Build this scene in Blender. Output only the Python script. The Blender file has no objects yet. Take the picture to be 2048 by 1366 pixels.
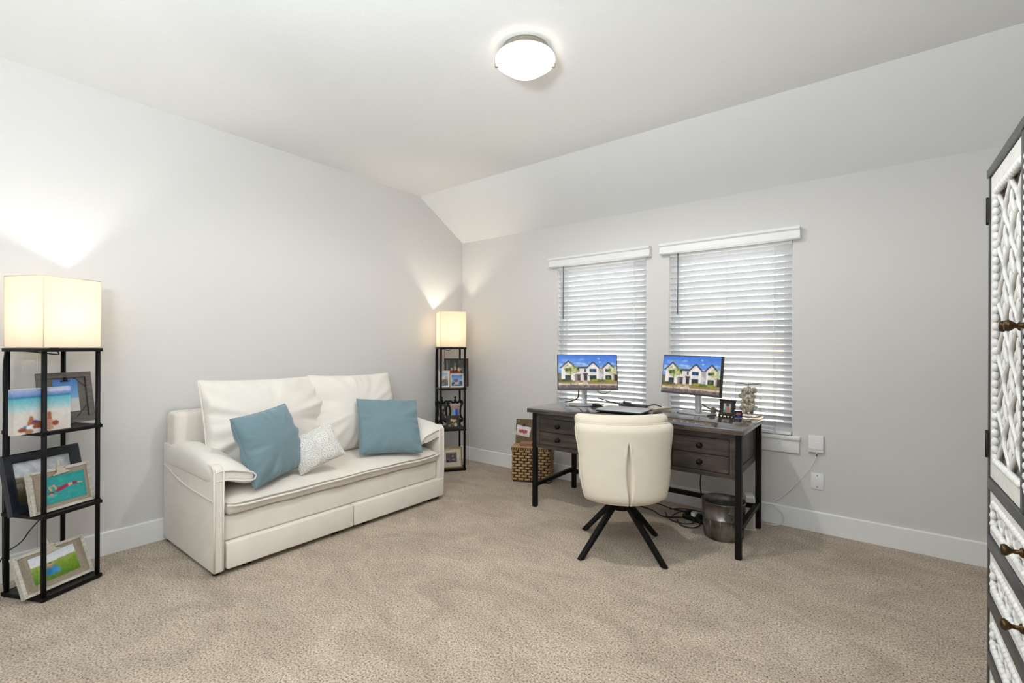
import bpy, bmesh, math, random
import numpy as np
from mathutils import Vector, Matrix, noise as mnoise

# ------------------------------------------------------------------ camera, world, light, exposure
SC = bpy.context.scene
COL = SC.collection
F_PX, CAM_H, YAW, ROLL = 929.4, 1.25, 0.6583, 0.0036
cam_d = bpy.data.cameras.new('camera')
cam = bpy.data.objects.new('camera', cam_d)
COL.objects.link(cam)
cam_d.sensor_fit = 'HORIZONTAL'
cam_d.sensor_width = 36.0
cam_d.lens = 36.0 * F_PX / 2048.0
cam_d.shift_y = 7.6 / 2048.0
cam_d.clip_start = 0.02
cam.matrix_world = (Matrix.Translation((0, 0, CAM_H)) @ Matrix.Rotation(YAW, 4, 'Z')
                    @ Matrix.Rotation(math.pi / 2, 4, 'X') @ Matrix.Rotation(ROLL, 4, 'Z'))
SC.camera = cam

W = bpy.data.worlds.new('world')
SC.world = W
W.use_nodes = True
bg = W.node_tree.nodes['Background']
bg.inputs['Color'].default_value = (0.93, 0.965, 1.0, 1)
bg.inputs['Strength'].default_value = 3.9

def add_light(name, kind, loc, energy, color=(1, 1, 1), rot=None, **kw):
    d = bpy.data.lights.new(name, kind)
    d.energy = energy
    d.color = color
    for k, v in kw.items():
        setattr(d, k, v)
    o = bpy.data.objects.new(name, d)
    COL.objects.link(o)
    o.location = loc
    if rot:
        o.rotation_euler = rot
    return o

# sun running along the outside of the window wall: lights the yard, not the room
sun = add_light('sun', 'SUN', (3, 8, 8), 19.0, (1.0, 0.95, 0.88), angle=0.01)
sun.rotation_euler = Vector((-0.62, 0.25, -0.75)).to_track_quat('-Z', 'Y').to_euler()

# the photographer's strobe beside the camera, bounced off the ceiling
strobe = add_light('bounce_strobe', 'AREA', (-0.45, -0.5, 1.70), 104.0, (0.84, 0.935, 1.0), shape='DISK', size=0.5)
strobe.rotation_euler = Vector((-0.25, 0.22, 1.0)).to_track_quat('-Z', 'Y').to_euler()

SC.view_settings.view_transform = 'Standard'
SC.view_settings.look = 'None'
SC.view_settings.gamma = 1.0
SC.view_settings.use_curve_mapping = False
SC.view_settings.exposure = 0.0

random.seed(7)
PI = math.pi
XL, XR, YB, YN = -3.593, 0.90, 3.742, -1.4      # left, right, window wall, near end
H1, H2, YF = 2.378, 2.741, 3.124               # top of window wall, ceiling, fold of the ceiling

# ------------------------------------------------------------------ materials
def srgb(r, g, b):
    f = lambda c: (c / 12.92 if c <= 0.04045 else ((c + 0.055) / 1.055) ** 2.4)
    return (f(r / 255.0), f(g / 255.0), f(b / 255.0))

MATS = {}
def mat(name, col, rough=0.6, metal=0.0, var=0.0, vscale=6.0, bump=0.0, bscale=200.0, coat=0.0, spec=0.5,
        col2=None, vdetail=3.0, stretch=None, sheen=0.0, trans=0.0, emit=0.0, bdist=0.002):
    if name in MATS:
        return MATS[name]
    m = bpy.data.materials.new(name)
    m.use_nodes = True
    nt = m.node_tree
    b = nt.nodes['Principled BSDF']
    b.inputs['Base Color'].default_value = (*col, 1)
    b.inputs['Roughness'].default_value = rough
    b.inputs['Metallic'].default_value = metal
    b.inputs['Specular IOR Level'].default_value = spec
    b.inputs['Coat Weight'].default_value = coat
    b.inputs['Coat Roughness'].default_value = 0.12
    b.inputs['Sheen Weight'].default_value = sheen
    if emit:
        b.inputs['Emission Color'].default_value = (*col, 1)
        b.inputs['Emission Strength'].default_value = emit
    tc = nt.nodes.new('ShaderNodeTexCoord')
    vec = tc.outputs['Object']
    if stretch:
        mp = nt.nodes.new('ShaderNodeMapping')
        mp.inputs['Scale'].default_value = stretch
        nt.links.new(vec, mp.inputs['Vector'])
        vec = mp.outputs['Vector']
    if var or col2:
        n = nt.nodes.new('ShaderNodeTexNoise')
        n.inputs['Scale'].default_value = vscale
        n.inputs['Detail'].default_value = vdetail
        nt.links.new(vec, n.inputs['Vector'])
        r = nt.nodes.new('ShaderNodeValToRGB')
        c2 = col2 or tuple(c * (1 - var) for c in col)
        r.color_ramp.elements[0].color = (*c2, 1)
        r.color_ramp.elements[0].position = 0.32
        r.color_ramp.elements[1].color = (*col, 1)
        r.color_ramp.elements[1].position = 0.68
        nt.links.new(n.outputs['Fac'], r.inputs['Fac'])
        nt.links.new(r.outputs['Color'], b.inputs['Base Color'])
    if bump:
        n2 = nt.nodes.new('ShaderNodeTexNoise')
        n2.inputs['Scale'].default_value = bscale
        n2.inputs['Detail'].default_value = 2.0
        nt.links.new(tc.outputs['Object'], n2.inputs['Vector'])
        bp = nt.nodes.new('ShaderNodeBump')
        bp.inputs['Strength'].default_value = bump
        bp.inputs['Distance'].default_value = bdist
        nt.links.new(n2.outputs['Fac'], bp.inputs['Height'])
        nt.links.new(bp.outputs['Normal'], b.inputs['Normal'])
    if trans:
        t = nt.nodes.new('ShaderNodeBsdfTranslucent')
        t.inputs['Color'].default_value = (*col, 1)
        mx = nt.nodes.new('ShaderNodeMixShader')
        mx.inputs['Fac'].default_value = trans
        out = nt.nodes['Material Output']
        nt.links.new(b.outputs['BSDF'], mx.inputs[1])
        nt.links.new(t.outputs['BSDF'], mx.inputs[2])
        nt.links.new(mx.outputs['Shader'], out.inputs['Surface'])
    MATS[name] = m
    return m

def glass_mat(name, tint=(1, 1, 1), refl=0.9, ior=1.5):
    if name in MATS:
        return MATS[name]
    m = bpy.data.materials.new(name)
    m.use_nodes = True
    nt = m.node_tree
    nt.nodes.remove(nt.nodes['Principled BSDF'])
    t = nt.nodes.new('ShaderNodeBsdfTransparent'); t.inputs['Color'].default_value = (*tint, 1)
    g = nt.nodes.new('ShaderNodeBsdfGlossy'); g.inputs['Roughness'].default_value = 0.02
    g.inputs['Color'].default_value = (refl, refl, refl, 1)
    lw = nt.nodes.new('ShaderNodeLayerWeight'); lw.inputs['Blend'].default_value = 0.5
    pw = nt.nodes.new('ShaderNodeMath'); pw.operation = 'POWER'; pw.inputs[1].default_value = 4.0
    ma = nt.nodes.new('ShaderNodeMath'); ma.operation = 'MULTIPLY_ADD'; ma.inputs[1].default_value = 0.8; ma.inputs[2].default_value = 0.04
    mx = nt.nodes.new('ShaderNodeMixShader')
    nt.links.new(lw.outputs['Facing'], pw.inputs[0]); nt.links.new(pw.outputs[0], ma.inputs[0])
    nt.links.new(ma.outputs[0], mx.inputs['Fac'])
    nt.links.new(t.outputs['BSDF'], mx.inputs[1]); nt.links.new(g.outputs['BSDF'], mx.inputs[2])
    nt.links.new(mx.outputs['Shader'], nt.nodes['Material Output'].inputs['Surface'])
    MATS[name] = m
    return m

def print_mat(name, rough=0.35, emit=0.0, spec=0.4):
    """flat print: colour comes from the colour attribute of the print's own mesh"""
    if name in MATS:
        return MATS[name]
    m = bpy.data.materials.new(name)
    m.use_nodes = True
    nt = m.node_tree
    b = nt.nodes['Principled BSDF']
    a = nt.nodes.new('ShaderNodeVertexColor'); a.layer_name = 'print'
    nt.links.new(a.outputs['Color'], b.inputs['Base Color'])
    b.inputs['Roughness'].default_value = rough
    b.inputs['Specular IOR Level'].default_value = spec
    if emit:
        nt.links.new(a.outputs['Color'], b.inputs['Emission Color'])
        b.inputs['Emission Strength'].default_value = emit
        b.inputs['Base Color'].default_value = (0.01, 0.01, 0.01, 1)
        nt.links.remove(b.inputs['Base Color'].links[0])
    MATS[name] = m
    return m

def emit_mat(name, col, strength):
    m = bpy.data.materials.new(name)
    m.use_nodes = True
    b = m.node_tree.nodes['Principled BSDF']
    b.inputs['Base Color'].default_value = (*col, 1)
    b.inputs['Emission Color'].default_value = (*col, 1)
    b.inputs['Emission Strength'].default_value = strength
    b.inputs['Roughness'].default_value = 0.3
    MATS[name] = m
    return m

def carpet_mat():
    m = bpy.data.materials.new('carpet')
    m.use_nodes = True
    nt = m.node_tree
    b = nt.nodes['Principled BSDF']
    b.inputs['Roughness'].default_value = 0.95
    b.inputs['Specular IOR Level'].default_value = 0.05
    b.inputs['Sheen Weight'].default_value = 0.15
    tc = nt.nodes.new('ShaderNodeTexCoord')
    def nz(scale, detail, rough=0.5, vec=None):
        n = nt.nodes.new('ShaderNodeTexNoise')
        n.inputs['Scale'].default_value = scale
        n.inputs['Detail'].default_value = detail
        n.inputs['Roughness'].default_value = rough
        nt.links.new(vec or tc.outputs['Object'], n.inputs['Vector'])
        return n
    n1 = nz(125, 3, 0.65)
    r1 = nt.nodes.new('ShaderNodeValToRGB')
    e = r1.color_ramp.elements
    e[0].position = 0.32; e[0].color = (*srgb(106, 86, 66), 1)
    e[1].position = 0.66; e[1].color = (*srgb(244, 229, 210), 1)
    mid = e.new(0.48); mid.color = (*srgb(208, 189, 167), 1)
    nt.links.new(n1.outputs['Fac'], r1.inputs['Fac'])
    # brushed strokes of the pile, lying one way or the other
    mp = nt.nodes.new('ShaderNodeMapping')
    mp.inputs['Rotation'].default_value = (0, 0, 0.6)
    mp.inputs['Scale'].default_value = (1.0, 1.7, 1.0)
    nt.links.new(tc.outputs['Object'], mp.inputs['Vector'])
    n2 = nz(2.6, 7, 0.68, mp.outputs['Vector'])
    n2.inputs['Distortion'].default_value = 0.9
    r2 = nt.nodes.new('ShaderNodeValToRGB')
    r2.color_ramp.elements[0].position = 0.36; r2.color_ramp.elements[0].color = (0.74, 0.73, 0.715, 1)
    r2.color_ramp.elements[1].position = 0.62; r2.color_ramp.elements[1].color = (1, 1, 1, 1)
    nt.links.new(n2.outputs['Fac'], r2.inputs['Fac'])
    mx = nt.nodes.new('ShaderNodeMix'); mx.data_type = 'RGBA'; mx.blend_type = 'MULTIPLY'
    mx.inputs['Factor'].default_value = 1.0
    nt.links.new(r1.outputs['Color'], mx.inputs[6]); nt.links.new(r2.outputs['Color'], mx.inputs[7])
    nt.links.new(mx.outputs[2], b.inputs['Base Color'])
    n3 = nz(150, 2, 0.6)
    bp = nt.nodes.new('ShaderNodeBump'); bp.inputs['Strength'].default_value = 0.9; bp.inputs['Distance'].default_value = 0.012
    nt.links.new(n3.outputs['Fac'], bp.inputs['Height'])
    nt.links.new(bp.outputs['Normal'], b.inputs['Normal'])
    return m

def wood_mat(name, c1, c2, c3, rough, coat, axis=0, relief=0.25):
    m = bpy.data.materials.new(name)
    m.use_nodes = True
    nt = m.node_tree
    b = nt.nodes['Principled BSDF']
    tc = nt.nodes.new('ShaderNodeTexCoord')
    mp = nt.nodes.new('ShaderNodeMapping')
    sc = [14.0, 14.0, 14.0]; sc[axis] = 1.2
    mp.inputs['Scale'].default_value = sc
    nt.links.new(tc.outputs['Object'], mp.inputs['Vector'])
    n = nt.nodes.new('ShaderNodeTexNoise'); n.inputs['Scale'].default_value = 2.5
    n.inputs['Detail'].default_value = 8; n.inputs['Roughness'].default_value = 0.65; n.inputs['Distortion'].default_value = 0.6
    nt.links.new(mp.outputs['Vector'], n.inputs['Vector'])
    r = nt.nodes.new('ShaderNodeValToRGB')
    e = r.color_ramp.elements
    e[0].position = 0.28; e[0].color = (*c1, 1)
    e[1].position = 0.72; e[1].color = (*c3, 1)
    k = e.new(0.5); k.color = (*c2, 1)
    nt.links.new(n.outputs['Fac'], r.inputs['Fac'])
    # board-wise patches
    n2 = nt.nodes.new('ShaderNodeTexNoise'); n2.inputs['Scale'].default_value = 5.0; n2.inputs['Detail'].default_value = 2
    nt.links.new(tc.outputs['Object'], n2.inputs['Vector'])
    r2 = nt.nodes.new('ShaderNodeValToRGB')
    r2.color_ramp.elements[0].position = 0.3; r2.color_ramp.elements[0].color = (0.45, 0.45, 0.47, 1)
    r2.color_ramp.elements[1].position = 0.7; r2.color_ramp.elements[1].color = (1.15, 1.05, 0.95, 1)
    nt.links.new(n2.outputs['Fac'], r2.inputs['Fac'])
    mx = nt.nodes.new('ShaderNodeMix'); mx.data_type = 'RGBA'; mx.blend_type = 'MULTIPLY'; mx.inputs['Factor'].default_value = 1.0
    nt.links.new(r.outputs['Color'], mx.inputs[6]); nt.links.new(r2.outputs['Color'], mx.inputs[7])
    nt.links.new(mx.outputs[2], b.inputs['Base Color'])
    b.inputs['Roughness'].default_value = rough
    b.inputs['Coat Weight'].default_value = coat
    b.inputs['Coat Roughness'].default_value = 0.06
    b.inputs['Coat IOR'].default_value = 1.6
    bp = nt.nodes.new('ShaderNodeBump'); bp.inputs['Strength'].default_value = relief; bp.inputs['Distance'].default_value = 0.001
    nt.links.new(n.outputs['Fac'], bp.inputs['Height']); nt.links.new(bp.outputs['Normal'], b.inputs['Normal'])
    MATS[name] = m
    return m

M_wall = mat('wall_paint', srgb(222, 219, 216), 0.85, bump=0.25, bscale=140, spec=0.2, bdist=0.003)
M_ceil = mat('ceiling_paint', srgb(240, 240, 239), 0.9, bump=0.3, bscale=150, spec=0.15, bdist=0.003)
M_trim = mat('trim_paint', srgb(243, 242, 240), 0.45, var=0.01)
M_vinyl = mat('white_vinyl', srgb(238, 238, 238), 0.4, var=0.01)
M_slat = mat('blind_slat', srgb(220, 223, 226), 0.45, var=0.01, trans=0.05)
M_black = mat('black_metal', srgb(12, 11, 12), 0.5, var=0.15, vscale=30, spec=0.25)
M_blackp = mat('black_plastic', srgb(24, 24, 26), 0.4, var=0.1, vscale=20)
M_shelf = mat('dark_shelf', srgb(40, 34, 32), 0.5, var=0.25, vscale=12, stretch=(1, 12, 1))
M_cream = mat('cream_linen', srgb(240, 232, 221), 0.9, var=0.05, vscale=9, bump=0.25, bscale=900, sheen=0.2, spec=0.15, bdist=0.0008)
M_cream2 = mat('cream_linen_cushion', srgb(242, 236, 227), 0.9, var=0.04, vscale=7, bump=0.25, bscale=900, sheen=0.2, spec=0.15, bdist=0.0008)
M_blue = mat('blue_velvet', srgb(124, 150, 159), 0.85, var=0.1, vscale=7, bump=0.2, bscale=700, sheen=0.35, spec=0.15, bdist=0.0008)
M_chair = mat('oatmeal_bouclette', srgb(231, 221, 203), 0.9, var=0.05, vscale=11, bump=0.3, bscale=700, sheen=0.2, spec=0.15, bdist=0.0008)
M_nickel = mat('nickel', srgb(190, 182, 170), 0.3, 1.0, var=0.05)
M_silver = mat('silver_plastic', srgb(206, 208, 212), 0.28, 0.75, var=0.04)
M_bronze = mat('bronze_knob', srgb(92, 72, 48), 0.35, 0.9, var=0.35, vscale=40)
M_gold = mat('gold_frame', srgb(186, 160, 112), 0.35, 0.7, var=0.2, vscale=30)
M_navy = mat('navy_frame', srgb(32, 36, 46), 0.3, var=0.2, vscale=15)
M_glass = glass_mat('window_glass')
M_pglass = glass_mat('picture_glass', ior=1.5)
M_vase = glass_mat('vase_glass', (0.985, 0.99, 0.985), 1.0, 1.5)
M_print = print_mat('photo_print', 0.3)
M_canvas = print_mat('canvas_print', 0.8, spec=0.2)
M_screen = print_mat('screen', 0.35, emit=0.95)
M_burlap = mat('burlap', srgb(176, 160, 140), 0.95, var=0.35, vscale=220, bump=0.6, bscale=450)
M_whitewash = mat('whitewashed_wood', srgb(214, 208, 196), 0.75, var=0.3, vscale=18, stretch=(1, 6, 6))
M_greywood = mat('grey_wood', srgb(112, 106, 100), 0.7, var=0.3, vscale=14, stretch=(1, 8, 8))
M_wood = wood_mat('desk_wood', srgb(24, 20, 19), srgb(62, 54, 49), srgb(98, 86, 77), 0.5, 0.15, 0)
M_woodtop = wood_mat('desk_top_wood', srgb(30, 26, 25), srgb(66, 58, 53), srgb(98, 86, 78), 0.2, 1.0, 0, 0.04)
M_armgrey = mat('armoire_grey', srgb(70, 71, 74), 0.35, var=0.15, vscale=10)
M_armwhite = mat('armoire_white', srgb(246, 245, 242), 0.55, var=0.10, vscale=45, bump=0.3, bscale=120)
M_armback = mat('armoire_panel', srgb(138, 128, 118), 0.7, var=0.2, vscale=20)
M_brown = mat('brown_frame', srgb(74, 46, 34), 0.4, var=0.3, vscale=20)

# ------------------------------------------------------------------ mesh building
class MB:
    def __init__(self):
        self.v = []; self.f = []; self.sm = []
    def add(self, vs, fs, smooth=False):
        o = len(self.v)
        self.v += [tuple(p) for p in vs]
        for f in fs:
            self.f.append(tuple(i + o for i in f)); self.sm.append(smooth)
        return self
    def box(self, lo, hi, M=None):
        x0, y0, z0 = lo; x1, y1, z1 = hi
        vs = [(x0, y0, z0), (x1, y0, z0), (x1, y1, z0), (x0, y1, z0), (x0, y0, z1), (x1, y0, z1), (x1, y1, z1), (x0, y1, z1)]
        if M is not None:
            vs = [tuple(M @ Vector(p)) for p in vs]
        return self.add(vs, [(3, 2, 1, 0), (4, 5, 6, 7), (0, 1, 5, 4), (1, 2, 6, 5), (2, 3, 7, 6), (3, 0, 4, 7)])
    def prism(self, poly, z0, z1, M=None, smooth=False):
        n = len(poly)
        vs = [(p[0], p[1], z0) for p in poly] + [(p[0], p[1], z1) for p in poly]
        if M is not None:
            vs = [tuple(M @ Vector(p)) for p in vs]
        self.add(vs, [tuple(range(n - 1, -1, -1)), tuple(range(n, 2 * n))])
        o = len(self.v) - 2 * n
        for i in range(n):
            j = (i + 1) % n
            self.f.append((o + i, o + j, o + n + j, o + n + i)); self.sm.append(smooth)
        return self
    def tube(self, pts, r, n=8, caps=True, closed=False, flat=None):
        pts = [Vector(p) for p in pts]
        m = len(pts)
        rs = r if isinstance(r, (list, tuple)) else [r] * m
        up = None; rings = []
        for i, p in enumerate(pts):
            if closed:
                t = (pts[(i + 1) % m] - pts[i - 1])
            else:
                t = pts[min(i + 1, m - 1)] - pts[max(i - 1, 0)]
            if t.length < 1e-9: t = Vector((0, 0, 1))
            t.normalize()
            if up is None:
                a = Vector((0, 0, 1)) if abs(t.z) < 0.9 else Vector((1, 0, 0))
                up = (a - t * a.dot(t)).normalized()
            else:
                up = (up - t * up.dot(t))
                up = up.normalized() if up.length > 1e-6 else t.orthogonal().normalized()
            s = t.cross(up)
            ring = []
            for k in range(n):
                an = 2 * PI * k / n
                ring.append(p + (up * math.cos(an) * (flat or 1.0) + s * math.sin(an)) * rs[i])
            rings.append(ring)
        vs = [q for ring in rings for q in ring]
        fs = []
        for i in range(m if closed else m - 1):
            a = i * n; b = ((i + 1) % m) * n
            for k in range(n):
                k2 = (k + 1) % n
                fs.append((a + k, a + k2, b + k2, b + k))
        self.add(vs, fs, True)
        if caps and not closed:
            o = len(self.v) - len(vs)
            self.f.append(tuple(o + k for k in range(n - 1, -1, -1))); self.sm.append(False)
            self.f.append(tuple(o + (m - 1) * n + k for k in range(n))); self.sm.append(False)
        return self
    def cyl(self, p0, p1, r0, r1=None, n=16):
        return self.tube([p0, p1], [r0, r1 if r1 is not None else r0], n)
    def lathe(self, prof, c=(0, 0, 0), n=32, M=None, smooth=True):
        vs = []; fs = []
        for (r, z) in prof:
            for k in range(n):
                a = 2 * PI * k / n
                vs.append((c[0] + r * math.cos(a), c[1] + r * math.sin(a), c[2] + z))
        for i in range(len(prof) - 1):
            for k in range(n):
                k2 = (k + 1) % n
                fs.append((i * n + k, i * n + k2, (i + 1) * n + k2, (i + 1) * n + k))
        if M is not None:
            vs = [tuple(M @ Vector(p)) for p in vs]
        return self.add(vs, fs, smooth)
    def ball(self, c, r, n=8, m=6, sq=(1, 1, 1)):
        vs = [(c[0], c[1], c[2] - r * sq[2])]; fs = []
        for i in range(1, m):
            t = PI * i / m
            for k in range(n):
                a = 2 * PI * k / n
                vs.append((c[0] + r * sq[0] * math.sin(t) * math.cos(a), c[1] + r * sq[1] * math.sin(t) * math.sin(a), c[2] - r * sq[2] * math.cos(t)))
        vs.append((c[0], c[1], c[2] + r * sq[2]))
        for k in range(n):
            fs.append((0, 1 + (k + 1) % n, 1 + k))
            fs.append((len(vs) - 1, 1 + (m - 2) * n + k, 1 + (m - 2) * n + (k + 1) % n))
        for i in range(m - 2):
            for k in range(n):
                k2 = (k + 1) % n
                fs.append((1 + i * n + k, 1 + i * n + k2, 1 + (i + 1) * n + k2, 1 + (i + 1) * n + k))
        return self.add(vs, fs, True)
    def grid(self, P, smooth=True, flip=False):
        """P: list of rows of points"""
        m = len(P); n = len(P[0])
        vs = [p for row in P for p in row]
        fs = []
        for i in range(m - 1):
            for j in range(n - 1):
                q = (i * n + j, i * n + j + 1, (i + 1) * n + j + 1, (i + 1) * n + j)
                fs.append(q[::-1] if flip else q)
        return self.add(vs, fs, smooth)
    def loft(self, rings, smooth=True, caps=True):
        n = len(rings[0]); m = len(rings)
        vs = [p for r in rings for p in r]; fs = []
        for i in range(m - 1):
            for k in range(n):
                k2 = (k + 1) % n
                fs.append((i * n + k, i * n + k2, (i + 1) * n + k2, (i + 1) * n + k))
        if caps:
            fs.append(tuple(range(n - 1, -1, -1))); fs.append(tuple((m - 1) * n + k for k in range(n)))
        return self.add(vs, fs, smooth)
    def mesh(self, name, material=None, bevel=0.0, seg=2, weld=False):
        me = bpy.data.meshes.new(name)
        me.from_pydata(self.v, [], self.f)
        me.polygons.foreach_set('use_smooth', self.sm)
        if material:
            me.materials.append(material)
        bm = bmesh.new(); bm.from_mesh(me)
        if weld:
            bmesh.ops.remove_doubles(bm, verts=bm.verts, dist=1e-5)
        if bevel:
            bm.normal_update()
            es = [e for e in bm.edges if len(e.link_faces) == 2 and e.calc_face_angle(0) > 0.5]
            bmesh.ops.bevel(bm, geom=es, offset=bevel, segments=seg, profile=0.5, affect='EDGES', clamp_overlap=True)
            if seg > 1:
                for f in bm.faces: f.smooth = True
        bmesh.ops.recalc_face_normals(bm, faces=bm.faces)
        bm.to_mesh(me); bm.free()
        me.update()
        if bevel and seg > 1:
            try:
                me.set_sharp_from_angle(angle=math.radians(38))
            except Exception:
                pass
        return me
    def build(self, name, material, parent=None, bevel=0.0, seg=2, weld=False):
        return link(name, self.mesh(name, material, bevel, seg, weld), parent)

def link(name, me, parent=None):
    o = bpy.data.objects.new(name, me)
    COL.objects.link(o)
    if parent is not None:
        o.parent = parent
    return o

def tag(o, label, cat, group=None, kind=None):
    o['label'] = label; o['category'] = cat
    if group: o['group'] = group
    if kind: o['kind'] = kind
    return o

def thing(name, label, cat, loc=(0, 0, 0), rz=0.0, group=None, rot=None):
    o = bpy.data.objects.new(name, None)
    COL.objects.link(o)
    o.empty_display_size = 0.05
    o.location = loc
    if rot is not None:
        o.rotation_euler = rot.to_euler()
    else:
        o.rotation_euler = (0, 0, rz)
    return tag(o, label, cat, group)

def struct(name, mb, m, parent=None, bevel=0.0):
    o = mb.build(name, m, parent, bevel)
    if parent is None: o['kind'] = 'structure'
    return o

def part(name, m, parent, lo, hi, bevel=0.0, seg=2):
    return MB().box(lo, hi).build(name, m, parent, bevel, seg)

def pose(yaw, tilt, roll):
    """yaw about z, then lean back, then turn in its own plane; local x right, z up, -y to the viewer"""
    return (Matrix.Rotation(math.radians(yaw), 4, 'Z') @ Matrix.Rotation(-math.radians(tilt), 4, 'X')
            @ Matrix.Rotation(-math.radians(roll), 4, 'Y'))

def smooth_path(pts, k=6):
    """Catmull-Rom through the points"""
    P = [Vector(p) for p in pts]
    P = [P[0] * 2 - P[1]] + P + [P[-1] * 2 - P[-2]]
    out = []
    for i in range(1, len(P) - 2):
        a, b, c, d = P[i - 1], P[i], P[i + 1], P[i + 2]
        for s in range(k):
            t = s / k
            out.append(0.5 * ((2 * b) + (c - a) * t + (2 * a - 5 * b + 4 * c - d) * t * t + (3 * b - a - 3 * c + d) * t ** 3))
    out.append(P[-2])
    return out

# ------------------------------------------------------------------ flat prints
class Canvas:
    def __init__(s, nx, ny, col=(255, 255, 255)):
        s.nx, s.ny = nx, ny
        s.a = np.zeros((ny, nx, 3)); s.a[:] = col
        ys, xs = np.mgrid[0:ny, 0:nx]
        s.X = (xs + 0.0) / (nx - 1); s.Y = (ys + 0.0) / (ny - 1)
        s.rng = np.random.RandomState(nx * 7 + ny)
    def put(s, mask, col, al=1.0):
        s.a[mask] = s.a[mask] * (1 - al) + np.array(col, float) * al
    def rect(s, x0, y0, x1, y1, col, al=1.0):
        s.put((s.X >= x0) & (s.X <= x1) & (s.Y >= y0) & (s.Y <= y1), col, al); return s
    def grad(s, y0, y1, c0, c1):
        m = (s.Y >= y0) & (s.Y <= y1)
        t = ((s.Y - y0) / max(y1 - y0, 1e-6))[m][:, None]
        s.a[m] = np.array(c0) * (1 - t) + np.array(c1) * t; return s
    def ell(s, cx, cy, rx, ry, col, al=1.0, ang=0.0):
        c, n = math.cos(ang), math.sin(ang)
        dx, dy = s.X - cx, (s.Y - cy)
        u = (dx * c + dy * n) / rx; v = (-dx * n + dy * c) / ry
        s.put(u * u + v * v <= 1, col, al); return s
    def poly(s, pts, col, al=1.0):
        ins = np.zeros(s.X.shape, bool)
        n = len(pts)
        for i in range(n):
            x1, y1 = pts[i]; x2, y2 = pts[(i + 1) % n]
            if y1 == y2: continue
            c = ((y1 > s.Y) != (y2 > s.Y)) & (s.X < (x2 - x1) * (s.Y - y1) / (y2 - y1) + x1)
            ins ^= c
        s.put(ins, col, al); return s
    def line(s, x0, y0, x1, y1, w, col):
        dx, dy = x1 - x0, y1 - y0
        L = dx * dx + dy * dy
        t = np.clip(((s.X - x0) * dx + (s.Y - y0) * dy) / L, 0, 1)
        s.put(np.hypot(s.X - x0 - t * dx, s.Y - y0 - t * dy) <= w, col); return s
    def noise(s, amp, x0=0, y0=0, x1=1, y1=1):
        m = (s.X >= x0) & (s.X <= x1) & (s.Y >= y0) & (s.Y <= y1)
        s.a[m] = np.clip(s.a[m] + (s.rng.rand(m.sum(), 1) - 0.5) * 2 * amp, 0, 255); return s
    def speckle(s, cx, cy, rx, ry, n, r, cols, al=0.8):
        for i in range(n):
            a = s.rng.rand() * 2 * PI; q = math.sqrt(s.rng.rand())
            s.ell(cx + math.cos(a) * q * rx, cy + math.sin(a) * q * ry, r * (0.6 + s.rng.rand() * 0.8), r * 1.4 * (0.6 + s.rng.rand() * 0.8), cols[s.rng.randint(len(cols))], al)
        return s
    def mesh(s, name, w, h, material):
        nx, ny = s.nx, s.ny
        s.rng = np.random.RandomState(nx + 3 * ny)
        for amp, q in ((3, 7), (4, 3)):
            gx, gy = nx // q + 2, ny // q + 2
            g = s.rng.rand(gy, gx) - 0.5
            big = np.kron(g, np.ones((q, q)))[:ny, :nx]
            s.a += (big * 2 * amp)[..., None]
        pad = np.pad(s.a, ((1, 1), (1, 1), (0, 0)), 'edge')
        s.a = np.clip(0.4 * pad[1:-1, 1:-1] + 0.15 * (pad[:-2, 1:-1] + pad[2:, 1:-1] + pad[1:-1, :-2] + pad[1:-1, 2:]), 0, 255)
        lin = s.a / 255.0
        lin = np.where(lin <= 0.04045, lin / 12.92, ((lin + 0.055) / 1.055) ** 2.4)
        vs = [((x / (nx - 1) - 0.5) * w, 0.0, (1 - y / (ny - 1)) * h) for y in range(ny) for x in range(nx)]
        fs = [(y * nx + x, (y + 1) * nx + x, (y + 1) * nx + x + 1, y * nx + x + 1) for y in range(ny - 1) for x in range(nx - 1)]
        me = bpy.data.meshes.new(name)
        me.from_pydata(vs, [], fs)
        ca = me.color_attributes.new('print', 'FLOAT_COLOR', 'POINT')
        buf = np.ones((nx * ny, 4)); buf[:, :3] = lin.reshape(-1, 3)
        ca.data.foreach_set('color', buf.ravel())
        me.materials.append(material)
        me.update()
        return me

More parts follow.
